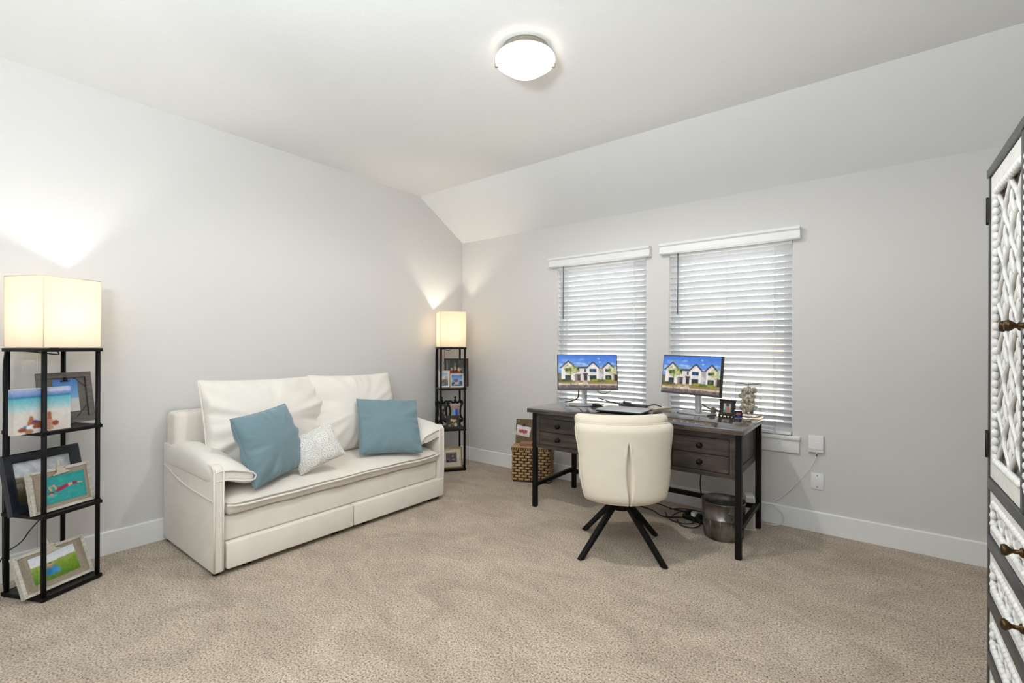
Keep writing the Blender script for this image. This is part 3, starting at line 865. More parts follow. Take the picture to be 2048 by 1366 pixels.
# ------------------------------------------------------------------ sofa
def sofa():
    y0, y1 = 0.985, 2.662
    xf, xb = -2.762, XL + BBT + 0.012
    t = thing('sofa', 'cream fabric two-seat sofa bed with storage drawers against the left wall', 'sofa', (xb, y0, 0))
    D = xf - xb; L = y1 - y0; at = 0.05
    # backrest
    MB().box((0.0, 0.012, 0.10), (0.165, L - 0.012, 0.825)).build('backrest', M_cream, t, 0.035, 4)
    # base box and its upholstered rail
    MB().box((0.17, at + 0.004, 0.06), (D - 0.10, L - at - 0.004, 0.20)).build('under_frame', M_blackp, t)
    MB().box((0.17, at + 0.004, 0.172), (D - 0.022, L - at - 0.004, 0.312)).build('seat_rail', M_cream, t, 0.018, 3)
    # two drawer fronts
    for k in range(2):
        a = at + 0.012 + k * (L - 2 * at - 0.02) / 2 + (0.003 if k else 0); b = at + 0.012 + (k + 1) * (L - 2 * at - 0.02) / 2 - (0 if k else 0.003)
        if k: b = L - 0.008
        d = MB().box((D - 0.09, a, 0.030), (D + 0.012, b, 0.172)).build('drawer_front', M_cream, t, 0.008, 3)
        for yy in (a + 0.12, b - 0.1):
            c = MB()
            for q in (-0.014, 0.014):
                c.cyl((D - 0.04, yy + q - 0.006, 0.016), (D - 0.04, yy + q + 0.006, 0.016), 0.016, n=12)
            c.box((D - 0.055, yy - 0.02, 0.022), (D - 0.025, yy + 0.02, 0.034))
            c.build('caster', M_blackp, d)
    # arms
    for s in (0, 1):
        f = (lambda y: y) if s == 0 else (lambda y: L - y)
        ya, yb = sorted((f(0.0), f(at)))
        arm = MB()
        P = [(0.0, 0.022), (D, 0.022), (D, 0.575), (D - 0.03, 0.598), (0.0, 0.625)]
        arm.prism([(p[0], p[1]) for p in P], -yb, -ya, Matrix(((1, 0, 0, 0), (0, 0, -1, 0), (0, 1, 0, 0), (0, 0, 0, 1))))
        ao = arm.build('arm', M_cream, t, 0.009, 3)
        yo = f(0.0)
        # welt along the front edge and the draped cover line
        MB().tube([(D + 0.001, f(0.003), 0.03), (D + 0.003, f(0.002), 0.3), (D + 0.001, f(0.002), 0.57), (D - 0.03, f(0.002), 0.602)], 0.0055, 6).tube([(D + 0.001, f(at - 0.002), 0.03), (D + 0.002, f(at - 0.002), 0.57)], 0.004, 6).build('piping', M_cream2, ao)
        if s == 0:
            MB().tube(smooth_path([(0.02, f(-0.002), 0.492), (0.12, f(-0.004), 0.478), (0.26, f(-0.005), 0.448), (0.45, f(-0.004), 0.425), (0.65, f(-0.003), 0.415), (D - 0.005, f(-0.002), 0.412)]), 0.0045, 6).build('cover_hem', M_cream2, ao)
        # soft arm cushion: rides over the top of the arm and flops to the inside
        N = 30; rings = []
        for i in range(N + 1):
            u = i / N
            x = 0.03 + u * (D - 0.035)
            e = min(1.0, (min(u, 1 - u) * 9)) ** 0.5
            if i in (0, N): e = 0.0
            lift = 0.036 * math.sin(PI * min(1, u * 1.05)) ** 0.6 - 0.03 * u
            wv = 0.006 * math.sin(u * 23) + 0.005 * math.sin(u * 41 + 1)
            sec = [(-0.006, 0.50), (-0.012, 0.56), (-0.004, 0.605 + lift * 0.6), (0.03, 0.628 + lift), (0.09, 0.625 + lift + wv), (0.15, 0.595 + lift * 0.9 + wv), (0.21, 0.545 + lift * 0.5), (0.245 + wv, 0.49), (0.235 + wv, 0.452), (0.20, 0.445), (0.15, 0.462), (0.10, 0.485), (0.06, 0.50), (0.052, 0.50), (0.04, 0.50), (0.01, 0.50)]
            c0 = (0.11, 0.53)
            ring = []
            for (yy, zz) in sec:
                yy2 = c0[0] + (yy - c0[0]) * (0.86 + 0.14 * e); zz2 = c0[1] + (zz - c0[1]) * (0.55 + 0.45 * e)
                if yy < 0.055 and zz < 0.6 and e < 1: zz2 = max(zz2, 0.5)
                ring.append((x, f(yy2), zz2))
            rings.append(ring if s == 0 else ring[::-1])
        ac = MB(); ac.loft(rings); co = ac.build('arm_cushion', M_cream2, t)
        md = co.modifiers.new('soften', 'SUBSURF'); md.levels = 1; md.render_levels = 2
        fr = rings[-1]
        MB().tube([Vector(p) + Vector((0.003, 0, 0)) for p in fr], 0.005, 6, closed=True).build('piping', M_cream2, co)
    # seat cushion: lower band set back, crowned top with a flange along the front
    n = 44; m = 18
    ys = [at + 0.006 + (L - 2 * at - 0.012) * i / n for i in range(n + 1)]
    rings = []
    for i, y in enumerate(ys):
        u = i / n
        e = min(1, min(u, 1 - u) * 14) ** 0.5
        wv = 0.004 * math.sin(u * 31) + 0.003 * math.sin(u * 13 + 2)
        cr = 0.028 * (0.35 + 0.65 * e) + 0.006 * math.sin(u * 9)
        x0 = 0.17; x1 = D + 0.018 + wv
        sec = [(x0, 0.315)] + [(x0, 0.40)]
        for k in range(m + 1):
            q = k / m
            zz = 0.405 + cr * (1 - (2 * q - 0.85) ** 4 if 2 * q - 0.85 > 0 else 1) + 0.012 * q * (1 - q)
            sec.append((x0 + (x1 - x0) * q, zz - 0.012 * max(0, q - 0.75) * 4 * 0.9))
        sec += [(x1 + 0.004, 0.388), (x1 - 0.004, 0.380), (x1 - 0.012, 0.366), (x1 - 0.008, 0.345), (x1 - 0.022, 0.318), (x1 - 0.05, 0.314)]
        rings.append([(a, y, b - (1 - e) * 0.014 * (1 if b > 0.39 else 0)) for a, b in sec])
    sc = MB(); sc.loft(rings)
    so = sc.build('seat_cushion', M_cream, t)
    so.modifiers.new('soften', 'SUBSURF').levels = 1
    fl = [Vector((r[m + 2][0] + 0.004, r[m + 2][1], r[m + 2][2] - 0.006)) for r in rings]
    MB().tube(fl, 0.0065, 6).build('flange', M_cream2, so)
    for (xx, yy) in ((0.04, 0.03), (D - 0.05, 0.03), (0.04, L - 0.03), (D - 0.05, L - 0.03)):
        MB().cyl((xx, yy, 0), (xx, yy, 0.03), 0.018, 0.022, 12).build('foot', M_blackp, t)
    return t
sofa()
G = 'big cream back cushions of the sofa'
cushion('back_cushion', 'large cream back cushion on the left half of the sofa', 'cushion', 0.80, 0.61, 0.24, M_cream2, (-3.185, 1.50, 0.43), 92, 17, -0.8, 1.3, M_cream2, 0.006, G, pinch=0.03, wr=0.026, sag=0.006, n=64)
cushion('back_cushion', 'large cream back cushion on the right half of the sofa', 'cushion', 0.73, 0.60, 0.24, M_cream2, (-3.195, 2.185, 0.43), 90, 16, -1.0, 8.1, M_cream2, 0.006, G, pinch=0.03, wr=0.026, sag=0.006, n=64)
G = 'blue throw pillows on the sofa'
def base_from(c, yaw, tilt, roll, h):
    return Vector(c) - pose(yaw, tilt, roll) @ Vector((0, 0, h / 2))
cushion('throw_pillow', 'dusty blue throw pillow leaning beside the left sofa arm', 'pillow', 0.42, 0.42, 0.20, M_blue, base_from((-2.90, 1.345, 0.645), 110, 19, 5.6, 0.42), 110, 19, 5.6, 4.2, M_blue, 0.0035, G, pinch=0.045, wr=0.012, n=48)
cushion('throw_pillow', 'dusty blue throw pillow leaning beside the right sofa arm', 'pillow', 0.47, 0.46, 0.17, M_blue, base_from((-2.94, 2.26, 0.627), 69, 36, -5, 0.46), 69, 36, -5, 6.9, M_blue, 0.0035, G, pinch=0.045, wr=0.012, n=48)

def medallion_mat():
    m = bpy.data.materials.new('medallion_print')
    m.use_nodes = True
    nt = m.node_tree; b = nt.nodes['Principled BSDF']
    b.inputs['Roughness'].default_value = 0.85
    tc = nt.nodes.new('ShaderNodeTexCoord')
    def math_(op, a, b_=None, c=None):
        n = nt.nodes.new('ShaderNodeMath'); n.operation = op
        for i, q in enumerate((a, b_, c)):
            if q is None: continue
            if isinstance(q, (int, float)): n.inputs[i].default_value = q
            else: nt.links.new(q, n.inputs[i])
        return n.outputs[0]
    sx = nt.nodes.new('ShaderNodeSeparateXYZ'); nt.links.new(tc.outputs['Object'], sx.inputs[0])
    per = 0.105
    def cell(off):
        u = math_('SUBTRACT', math_('FRACT', math_('ADD', math_('DIVIDE', sx.outputs['X'], per), 10.0 + off)), 0.5)
        v = math_('SUBTRACT', math_('FRACT', math_('ADD', math_('DIVIDE', sx.outputs['Z'], per), 10.0 + off)), 0.5)
        r = math_('SQRT', math_('ADD', math_('MULTIPLY', u, u), math_('MULTIPLY', v, v)))
        a = math_('ARCTAN2', v, u)
        return r, a
    r1, a1 = cell(0.0)
    pet = math_('SINE', math_('MULTIPLY', a1, 8.0))
    inner = math_('LESS_THAN', r1, 0.27)
    flower = math_('MULTIPLY', inner, math_('GREATER_THAN', math_('ADD', math_('SINE', math_('MULTIPLY', r1, 75.0)), pet), 0.75))
    ring = math_('MULTIPLY', math_('GREATER_THAN', r1, 0.40), math_('LESS_THAN', r1, 0.425))
    ring2 = math_('MULTIPLY', math_('GREATER_THAN', r1, 0.30), math_('LESS_THAN', r1, 0.315))
    dots = math_('MULTIPLY', math_('GREATER_THAN', r1, 0.45), math_('GREATER_THAN', math_('SINE', math_('MULTIPLY', r1, 110.0)), 0.55))
    n = nt.nodes.new('ShaderNodeTexNoise'); n.inputs['Scale'].default_value = 160; n.inputs['Detail'].default_value = 2
    nt.links.new(tc.outputs['Object'], n.inputs['Vector'])
    fleck = math_('MULTIPLY', math_('GREATER_THAN', n.outputs['Fac'], 0.5), 0.65)
    s = math_('MAXIMUM', math_('MAXIMUM', flower, ring), math_('MAXIMUM', ring2, dots))
    s = math_('MULTIPLY', s, math_('ADD', 0.18, fleck))
    mx = nt.nodes.new('ShaderNodeMix'); mx.data_type = 'RGBA'
    nt.links.new(s, mx.inputs['Factor'])
    mx.inputs[6].default_value = (*srgb(236, 233, 226), 1); mx.inputs[7].default_value = (*srgb(62, 70, 92), 1)
    nt.links.new(mx.outputs[2], b.inputs['Base Color'])
    return m
cushion('throw_pillow', 'small ivory throw pillow with a grey-blue medallion print at the middle of the sofa', 'pillow', 0.29, 0.24, 0.12, medallion_mat(), (-2.80, 1.635, 0.475), 62, 22, 22, 3.3, M_cream2, 0.0025, pinch=0.05, wr=0.004)

# ------------------------------------------------------------------ shelf lamps
def shelf_lamp(label, center, ang, bulb_w, bulb_col):
    t = thing('shelf_floor_lamp', label, 'floor lamp', (center[0], center[1], 0), ang, 'tall shelf lamps with square shades')
    h = 0.12
    for (sx, sy) in ((-1, -1), (1, -1), (1, 1), (-1, 1)):
        p = MB().cyl((sx * h, sy * h, 0.0), (sx * h, sy * h, 1.222), 0.0105, n=12)
        for z in (0.415, 0.82):
            p.cyl((sx * h, sy * h, z - 0.010), (sx * h, sy * h, z + 0.008), 0.0135, n=12)
        p.build('post', M_black, t)
    for z in (0.022, 0.415, 0.82, 1.226):
        s = MB().box((-h - 0.012, -h - 0.012, z - 0.013), (h + 0.012, h + 0.012, z)).build('shelf', M_shelf, t, 0.002, 1)
        MB().box((-h - 0.014, -h - 0.014, z - 0.016), (h + 0.014, -h - 0.011, z + 0.001)).box((-h - 0.014, h + 0.011, z - 0.016), (h + 0.014, h + 0.014, z + 0.001)).box((-h - 0.014, -h - 0.011, z - 0.016), (-h - 0.011, h + 0.011, z + 0.001)).box((h + 0.011, -h - 0.011, z - 0.016), (h + 0.014, h + 0.011, z + 0.001)).build('shelf_rim', M_black, s)
    # square fabric shade, open at the top
    q = h + 0.008; z0, z1 = 1.232, 1.582; w = 0.0015
    shm = mat('shade_fabric', srgb(250, 243, 230), 0.8, trans=0.68, var=0.02, vscale=40, bump=0.2, bscale=600, spec=0.1)
    sh = MB()
    sh.box((-q, -q, z0), (q, -q + w, z1)).box((-q, q - w, z0), (q, q, z1)).box((-q, -q + w, z0), (-q + w, q - w, z1)).box((q - w, -q + w, z0), (q, q - w, z1))
    so = sh.build('lamp_shade', shm, t)
    tr = MB()
    for z in (z0, z1):
        tr.tube([(-q, -q, z), (q, -q, z), (q, q, z), (-q, q, z)], 0.0022, 6, closed=True)
    for (a, b) in ((-q, -q), (q, -q), (q, q), (-q, q)):
        tr.tube([(a, b, z0), (a, b, z1)], 0.0022, 6)
    tr.build('shade_frame', mat('shade_trim', srgb(236, 226, 208), 0.8, var=0.05), so)
    MB().cyl((0, 0, 1.226), (0, 0, 1.29), 0.018, 0.016, 14).build('bulb_socket', M_blackp, t)
    MB().lathe([(0.0, 1.395), (0.018, 1.39), (0.029, 1.365), (0.028, 1.345), (0.016, 1.31), (0.013, 1.285)], n=20).build('bulb', emit_mat('bulb_glow', bulb_col, 8.0), t)
    ch = MB().tube([(-0.075, -0.05, 1.21), (-0.075, -0.05, 1.075)], 0.0014, 5)
    for k in range(24):
        ch.ball((-0.075, -0.05, 1.21 - k * 0.0056), 0.0024, 6, 4)
    ch.lathe([(0.0, 1.083), (0.003, 1.08), (0.009, 1.066), (0.0, 1.066)], (-0.075, -0.05, 0), 10)
    ch.build('pull_chain', mat('chain', srgb(96, 84, 70), 0.35, 0.8, var=0.2), t)
    cd = smooth_path([(0.0, -0.02, 1.213), (-0.03, -0.07, 1.196), (-0.07, -0.02, 1.204), (-0.11, 0.06, 1.212), (-0.131, 0.118, 1.195), (-0.134, 0.12, 0.9), (-0.135, 0.121, 0.5), (-0.134, 0.12, 0.12), (-0.11, 0.15, 0.012)])
    MB().tube(cd, 0.003, 6).build('power_cord', M_blackp, t)
    M = Matrix.Translation((center[0], center[1], 0)) @ Matrix.Rotation(ang, 4, 'Z')
    add_light('lamp_bulb', 'POINT', (M @ Vector((0, 0, 1.40))), bulb_w, bulb_col, shadow_soft_size=0.03)
    return M
LA = math.atan2(0.225, -0.107); LC = math.atan2(0.197, 0.133)
ML = shelf_lamp('tall black shelf lamp with square white shade at the left edge, left of the sofa', (-3.325, 0.451), LA, 11.0, (1.0, 0.95, 0.90))
MC = shelf_lamp('tall black shelf lamp with square glowing shade in the far corner, right of the sofa', (-3.378, 3.352), LC, 11.0, (1.0, 0.88, 0.72))

def on_shelf(name, label, cat, M, ang, u, d, z, lean, group=None):
    """u: along the front edge from the front left post, d: distance behind the front edge"""
    p = M @ Vector((-0.12 + u, -0.12 + d, z))
    return thing(name, label, cat, p, rot=Matrix.Rotation(ang, 4, 'Z') @ Matrix.Rotation(-math.radians(lean), 4, 'X'), group=group)

def frame_ring(w, h, b, d, y0=0.0, prof=None):
    """four mitred bars, front face at y=-d"""
    mb = MB()
    o = [(-w / 2, 0), (w / 2, 0), (w / 2, h), (-w / 2, h)]
    i = [(-w / 2 + b, b), (w / 2 - b, b), (w / 2 - b, h - b), (-w / 2 + b, h - b)]
    prof = prof or [(0.0, 0.0), (0.0, 1.0), (1.0, 1.0), (1.0, 0.2)]
    rings = []
    for (s, q) in prof:
        rings.append([(o[k][0] * (1 - s) + i[k][0] * s, y0 - d * q, o[k][1] * (1 - s) + i[k][1] * s) for k in range(4)])
    n = 4
    vs = [p for r in rings for p in r]; fs = []
    m = len(rings)
    for a in range(m):
        b2 = (a + 1) % m
        for k in range(4):
            k2 = (k + 1) % 4
            fs.append((a * 4 + k, a * 4 + k2, b2 * 4 + k2, b2 * 4 + k))
    return mb.add(vs, fs)

def easel(t, h, lean, m=None):
    pass

def framed_photo(t, w, h, b, d, fm, canvas, mat_b=0.0, glass=True, prof=None, matcol=None):
    frame_ring(w, h, b, d, 0, prof).build('frame', fm, t)
    MB().box((-w / 2 + 0.002, 0.0005, 0.002), (w / 2 - 0.002, 0.005, h - 0.002)).build('backing', M_blackp, t)
    iw, ih = w - 2 * b, h - 2 * b
    if mat_b:
        MB().box((-iw / 2, -d * 0.2, b), (iw / 2, 0.0, b + ih)).build('photo_mat', matcol or M_trim, t)
    pw, ph = iw - 2 * mat_b, ih - 2 * mat_b
    picture('photo', canvas, pw, ph, t, (0, -d * 0.2 - 0.0008 if mat_b else -0.0012, b + mat_b))
    if glass:
        MB().box((-iw / 2, -d * 0.2 - 0.004, b), (iw / 2, -d * 0.2 - 0.0025, b + ih)).build('pane', M_pglass, t)

# --- left lamp ---
S3, S2, S1 = 0.8215, 0.4165, 0.0235
t = on_shelf('canvas_print', 'stretched canvas of two sunbathers on a beach, top shelf of the left lamp', 'canvas print', ML, LA, 0.008, 0.048, S3, 0)
cv = beach_canvas()
picture('print', cv, 0.232, 0.213, t, (0, -0.0305, 0.0), M_canvas)
sd = beach_canvas(False, 12, 40)
picture('print_side', sd, 0.03, 0.213, t, (-0.116, -0.015, 0), M_canvas, Matrix.Rotation(-PI / 2, 4, 'Z'))
part('stretcher', M_trim, t, (-0.1155, -0.030, 0.0), (0.116, 0.0, 0.2128))
t = on_shelf('clip_frame', 'grey weathered wooden frame with a clipped beach photo, behind the beach canvas', 'picture frame', ML, LA, 0.215, 0.165, S3, 9)
w_, h_ = 0.25, 0.275
frame_ring(w_, h_, 0.028, 0.016, 0).build('frame', M_greywood, t)
part('back_board', M_greywood, t, (-w_ / 2 + 0.026, -0.006, 0.026), (w_ / 2 - 0.026, 0.0, h_ - 0.026))
MB().tube([(0.045, -0.008, h_ - 0.03), (0.098, -0.008, h_ - 0.085), (0.097, -0.008, 0.095), (0.04, -0.008, 0.03)], 0.0018, 5).tube([(0.096, -0.008, h_ - 0.034), (0.097, -0.008, 0.034)], 0.0018, 5).build('wire', M_brown, t)
picture('photo', sky_sand_print(), 0.115, 0.175, t, (-0.0, -0.009, 0.062))
MB().box((-0.022, -0.014, 0.226), (0.022, -0.009, 0.231)).ball((0, -0.014, 0.238), 0.009, 10, 8).build('binder_clip', M_blackp, t)
t = on_shelf('picture_frame', 'large navy picture frame with wide moulding on the middle shelf of the left lamp', 'picture frame', ML, LA, 0.105, 0.125, S2, 14)
framed_photo(t, 0.335, 0.295, 0.045, 0.022, M_navy, fence_print(), prof=[(0, 0), (0, 0.75), (0.15, 1.0), (0.75, 0.75), (1.0, 0.55), (1.0, 0.15)])

def clipboard(t, w, h, canvas, pw, ph, px, pz):
    frame_ring(w, h, 0.014, 0.026, 0.0).build('frame', M_whitewash, t)
    part('burlap_panel', M_burlap, t, (-w / 2 + 0.012, -0.022, 0.012), (w / 2 - 0.012, 0.0, h - 0.012))
    picture('photo', canvas, pw, ph, t, (px, -0.0235, pz))
    c = MB()
    y = -0.030
    c.prism([(-0.036, h - 0.038), (0.036, h - 0.030), (0.036, h - 0.026), (0.018, h - 0.020), (0.016, h + 0.006), (-0.016, h + 0.006), (-0.018, h - 0.024), (-0.036, h - 0.033)], 0.027, 0.031, Matrix(((1, 0, 0, 0), (0, 0, -1, 0), (0, 1, 0, 0), (0, 0, 0, 1))))
    c.cyl((-0.02, -0.027, h - 0.004), (0.02, -0.027, h - 0.004), 0.005, n=10)
    c.lathe([(0.0, 0.0), (0.008, 0.002), (0.009, 0.010), (0.004, 0.016), (0.007, 0.024), (0.006, 0.032), (0.0, 0.038)], (0, -0.020, h + 0.002), 12)
    c.build('clip', mat('ivory_clip', srgb(206, 198, 180), 0.5, 0.2, var=0.2, vscale=40), t)
    for sx in (-1, 1):
        for z in (0.01, h - 0.01):
            MB().ball((sx * (w / 2 - 0.010), -0.026, z), 0.0035, 8, 6).build('nail', M_nickel, t)
t = on_shelf('burlap_clipboard', 'burlap clip frame holding a photo of a swimmer in turquoise water', 'clip frame', ML, LA, 0.108, 0.045, S2, 12)
clipboard(t, 0.268, 0.205, swimmer_print(), 0.18, 0.132, 0.012, 0.034)
t = on_shelf('burlap_clipboard', 'burlap clip frame holding a photo of a person in a green meadow', 'clip frame', ML, LA, 0.098, 0.055, S1, 24)
clipboard(t, 0.30, 0.205, meadow_print(), 0.195, 0.132, 0.0, 0.042)
cc = MB().tube(smooth_path([ML @ Vector(p) for p in ((0.10, 0.17, 0.36), (0.03, 0.2, 0.27), (-0.02, 0.19, 0.22), (-0.09, 0.20, 0.17), (-0.14, 0.19, 0.05), (-0.17, 0.15, 0.010), (-0.15, 0.17, 0.008), (-0.18, 0.20, 0.012), (-0.15, 0.15, 0.03), (-0.16, 0.18, 0.05), (-0.18, 0.16, 0.006))]), 0.003, 6)
tag(cc.build('lamp_cord', M_blackp), 'black cord hanging behind the left shelf lamp down to the carpet', 'cord')

# --- corner lamp ---
t = on_shelf('picture_frame', 'dark brown framed group photo with red shirts on the corner lamp top shelf', 'picture frame', MC, LC, 0.19, 0.17, S3, 4)
framed_photo(t, 0.25, 0.29, 0.018, 0.016, M_brown, group_print())
t = on_shelf('picture_frame', 'narrow silver-gold framed skyline photo left on the corner lamp top shelf', 'picture frame', MC, LC, 0.048, 0.09, S3, 8)
framed_photo(t, 0.12, 0.172, 0.008, 0.012, mat('champagne_frame', srgb(206, 190, 160), 0.35, 0.5, var=0.1), skyline_print(0), 0.012)
t = on_shelf('picture_frame', 'small square gold framed photo with blue sky on the corner lamp top shelf', 'picture frame', MC, LC, 0.170, 0.04, S3, 8)
framed_photo(t, 0.148, 0.148, 0.008, 0.014, M_gold, skyline_print(1), 0.010)

def scroll_frame(label, u, w, canvas):
    t = on_shelf('scroll_frame', label, 'picture frame', MC, LC, u, 0.10, S2, 4, 'black scroll photo frames on the corner lamp')
    hw = w / 2
    cx = []
    def curve(sx):
        return smooth_path([(0, -0.004, 0.255), (sx * hw * 0.35, -0.004, 0.247), (sx * hw * 0.55, -0.006, 0.262), (sx * hw * 0.95, -0.006, 0.262), (sx * hw * 1.0, -0.006, 0.235), (sx * hw * 0.78, -0.006, 0.20), (sx * hw * 0.72, -0.006, 0.15), (sx * hw * 0.8, -0.006, 0.11), (sx * hw * 1.0, -0.006, 0.085), (sx * hw * 0.95, -0.006, 0.062), (sx * hw * 0.6, -0.006, 0.058), (sx * hw * 0.3, -0.006, 0.075), (0, -0.006, 0.072)])
    for sx in (-1, 1):
        MB().tube(curve(sx), 0.0095, 8).ball((sx * hw * 0.95, -0.006, 0.245), 0.013, 8, 6).ball((sx * hw * 0.92, -0.006, 0.073), 0.014, 8, 6).build('scroll', M_black, t)
    MB().lathe([(0.0, 0.25), (0.013, 0.255), (0.016, 0.27), (0.009, 0.284), (0.007, 0.29), (0.012, 0.298), (0.011, 0.308), (0.0, 0.318)], (0, -0.004, 0), 14).build('finial', M_black, t)
    MB().box((-hw * 0.74, -0.002, 0.075), (hw * 0.74, 0.004, 0.25)).build('backing', M_black, t)
    picture('photo', canvas, hw * 1.42, 0.165, t, (0, -0.004, 0.08))
    MB().lathe([(0.0, 0.0), (0.028, 0.0), (0.026, 0.008), (0.008, 0.014), (0.006, 0.03), (0.013, 0.045), (0.006, 0.06), (0.006, 0.076)], (0, 0.0, 0), 16).build('stand', M_black, t)
scroll_frame('black scroll photo frame with a dark group photo, left on the corner lamp', 0.030, 0.118, people_print(0))
scroll_frame('black scroll photo frame with a couple in blue clothes, right on the corner lamp', 0.166, 0.145, people_print(1))
t = on_shelf('picture_frame', 'small dark frame with a couple photo in front of the scroll frames', 'picture frame', MC, LC, 0.127, 0.035, S2, 8)
framed_photo(t, 0.13, 0.13, 0.018, 0.012, mat('charcoal_frame', srgb(44, 42, 40), 0.5, var=0.2), people_print(2))
t = on_shelf('picture_frame', 'gold frame with wide cream mat on the bottom shelf of the corner lamp', 'picture frame', MC, LC, 0.118, 0.045, S1, 8)
framed_photo(t, 0.215, 0.205, 0.011, 0.016, M_gold, people_print(3), 0.042, matcol=mat('cream_mat', srgb(224, 214, 196), 0.85, var=0.02))

# ------------------------------------------------------------------ desk
DZ = 0.765
def desk():
    x0, x1, y0, y1 = -2.115, -0.578, 2.925, 3.605
    t = thing('desk', 'dark wood writing desk with black metal legs and four drawers below the windows', 'desk', (x0, y0, 0))
    L = x1 - x0; D = y1 - y0
    MB().box((0, 0, DZ - 0.034), (L, D, DZ)).build('desk_top', M_woodtop, t, 0.004, 2)
    lx0, lx1, ly0, ly1 = 0.032, L - 0.052, 0.030, D - 0.052
    s = 0.034
    for lx in (lx0, lx1):
        for ly in (ly0, ly1):
            MB().box((lx - (0 if lx == lx0 else 0), ly, 0.0), (lx + s if True else lx, ly + s, DZ - 0.034)).build('leg', M_black, t, 0.002, 1)
        MB().box((lx + 0.004, ly0 + s, 0.155), (lx + s - 0.004, ly1, 0.185)).build('side_stretcher', M_black, t)
        for yy in (ly0 + s + 0.02, ly1 - 0.06):
            MB().cyl((lx + 0.002, yy, 0.17), (lx + s - 0.002, yy, 0.17), 0.006, n=8).build('bolt', M_nickel if False else M_black, t)
    MB().box((lx0 + s - 0.004, ly1 - 0.075, 0.155), (lx1 + 0.004, ly1 - 0.047, 0.185)).build('long_stretcher', M_black, t)
    # pedestals
    pw = 0.40
    for k, (a, b) in enumerate(((lx0 + s + 0.001, lx0 + s + pw), (lx1 - pw, lx1 - 0.001))):
        pz0, pz1 = 0.462, DZ - 0.034
        yb = ly1 - 0.01; yf = ly0 + 0.006
        body = MB()
        body.box((a, yf + 0.02, pz0 + 0.004), (b, yb, pz1 - 0.001))
        body.box((a, yf, pz0), (a + 0.030, yf + 0.02, pz1)).box((b - 0.030, yf, pz0), (b, yf + 0.02, pz1))
        body.box((a + 0.03, yf, pz0), (b - 0.03, yf + 0.02, pz0 + 0.028)).box((a + 0.03, yf, pz1 - 0.036), (b - 0.03, yf + 0.02, pz1))
        p = body.build('pedestal', M_wood, t)
        # framed side panel
        for sx, xx in ((-1, a), (1, b)):
            sd = MB()
            q = 0.004 * sx
            xa_, xb_ = sorted((xx, xx + q))
            sd.box((xa_, yf + 0.02, pz0 + 0.004), (xb_, yb, pz0 + 0.05)).box((xa_, yf + 0.02, pz1 - 0.03), (xb_, yb, pz1 - 0.001)).box((xa_, yb - 0.04, pz0 + 0.05), (xb_, yb, pz1 - 0.03))
            sd.build('side_panel', M_wood, p)
        d0, d1 = pz0 + 0.031, pz1 - 0.039
        mid = (d0 + d1) / 2
        for (za, zb) in ((d0, mid - 0.002), (mid + 0.002, d1)):
            d = MB().box((a + 0.033, yf - 0.002, za), (b - 0.033, yf + 0.018, zb)).build('drawer', M_wood, t, 0.0015, 1)
            kx = (a + b) / 2; kz = (za + zb) / 2
            MB().lathe([(0.0, 0.0), (0.017, 0.0), (0.017, 0.003), (0.006, 0.006), (0.006, 0.014), (0.015, 0.020), (0.016, 0.027), (0.0, 0.030)], n=16, M=Matrix.Translation((kx, yf - 0.002, kz)) @ Matrix.Rotation(PI / 2, 4, 'X')).build('knob', M_black, d)
        if k == 0: la = b
        else: lb = a
    yf = ly0 + 0.03
    part('apron', M_wood, t, (la + 0.001, yf + 0.002, DZ - 0.13), (lb - 0.001, yf + 0.02, DZ - 0.035))
    cd = part('drawer', M_wood, t, (la + 0.03, yf - 0.008, DZ - 0.122), (lb - 0.03, yf + 0.001, DZ - 0.05))
    part('back_panel', M_wood, t, (la + 0.001, ly1 - 0.03, DZ - 0.2), (lb - 0.001, ly1 - 0.012, DZ - 0.035))
    return t
desk()

# ------------------------------------------------------------------ monitors
SCREEN_ME = houses_screen().mesh('screen', 0.472, 0.268, M_screen)
def monitor(label, c, yaw, tilt, base, byaw, col_h):
    t = thing('monitor', label, 'monitor', (base[0], base[1], DZ), math.radians(byaw), 'monitors showing a row of white houses')
    Mi = (Matrix.Translation((base[0], base[1], DZ)) @ Matrix.Rotation(math.radians(byaw), 4, 'Z')).inverted()
    Mp = Mi @ Matrix.Translation(c) @ pose(yaw, tilt, 0)
    def place(o):
        o.matrix_basis = Mp; return o
    W_, H_ = 0.484, 0.2885
    p = MB().box((-W_ / 2, 0.0, -H_ / 2), (W_ / 2, 0.028, H_ / 2)).box((-0.14, 0.028, -0.10), (0.14, 0.05, 0.09)).build('panel', M_blackp, t, 0.002, 1); place(p)
    bz = MB().box((-W_ / 2, -0.002, -H_ / 2), (W_ / 2, 0.0, -H_ / 2 + 0.013)).build('bezel', mat('bezel_grey', srgb(78, 80, 86), 0.35, 0.3, var=0.05), t); place(bz)
    s = link('screen', SCREEN_ME, t); s.matrix_basis = Mp @ Matrix.Translation((0, -0.0008, -H_ / 2 + 0.0145))
    # foot plate and flat column
    MB().prism([(-0.125, -0.045), (-0.075, -0.085), (0.075, -0.085), (0.125, -0.045), (0.125, 0.07), (-0.125, 0.07)], 0.0, 0.010).build('foot_plate', M_silver, t, 0.002, 1)
    MB().box((-0.021, 0.02, 0.010), (0.021, 0.048, col_h)).build('column', M_silver, t, 0.003, 2)
    hp = Mp @ Vector((0, 0.03, -0.03))
    MB().tube([(0, 0.034, col_h - 0.03), tuple(hp)], 0.02, 10).build('neck', M_silver, t)
    return t
monitor('monitor on the left of the desk, facing the chair, showing white houses', (-1.811, 3.34, 1.036), 37.6, 10.6, (-1.845, 3.36), 37.6, 0.22)
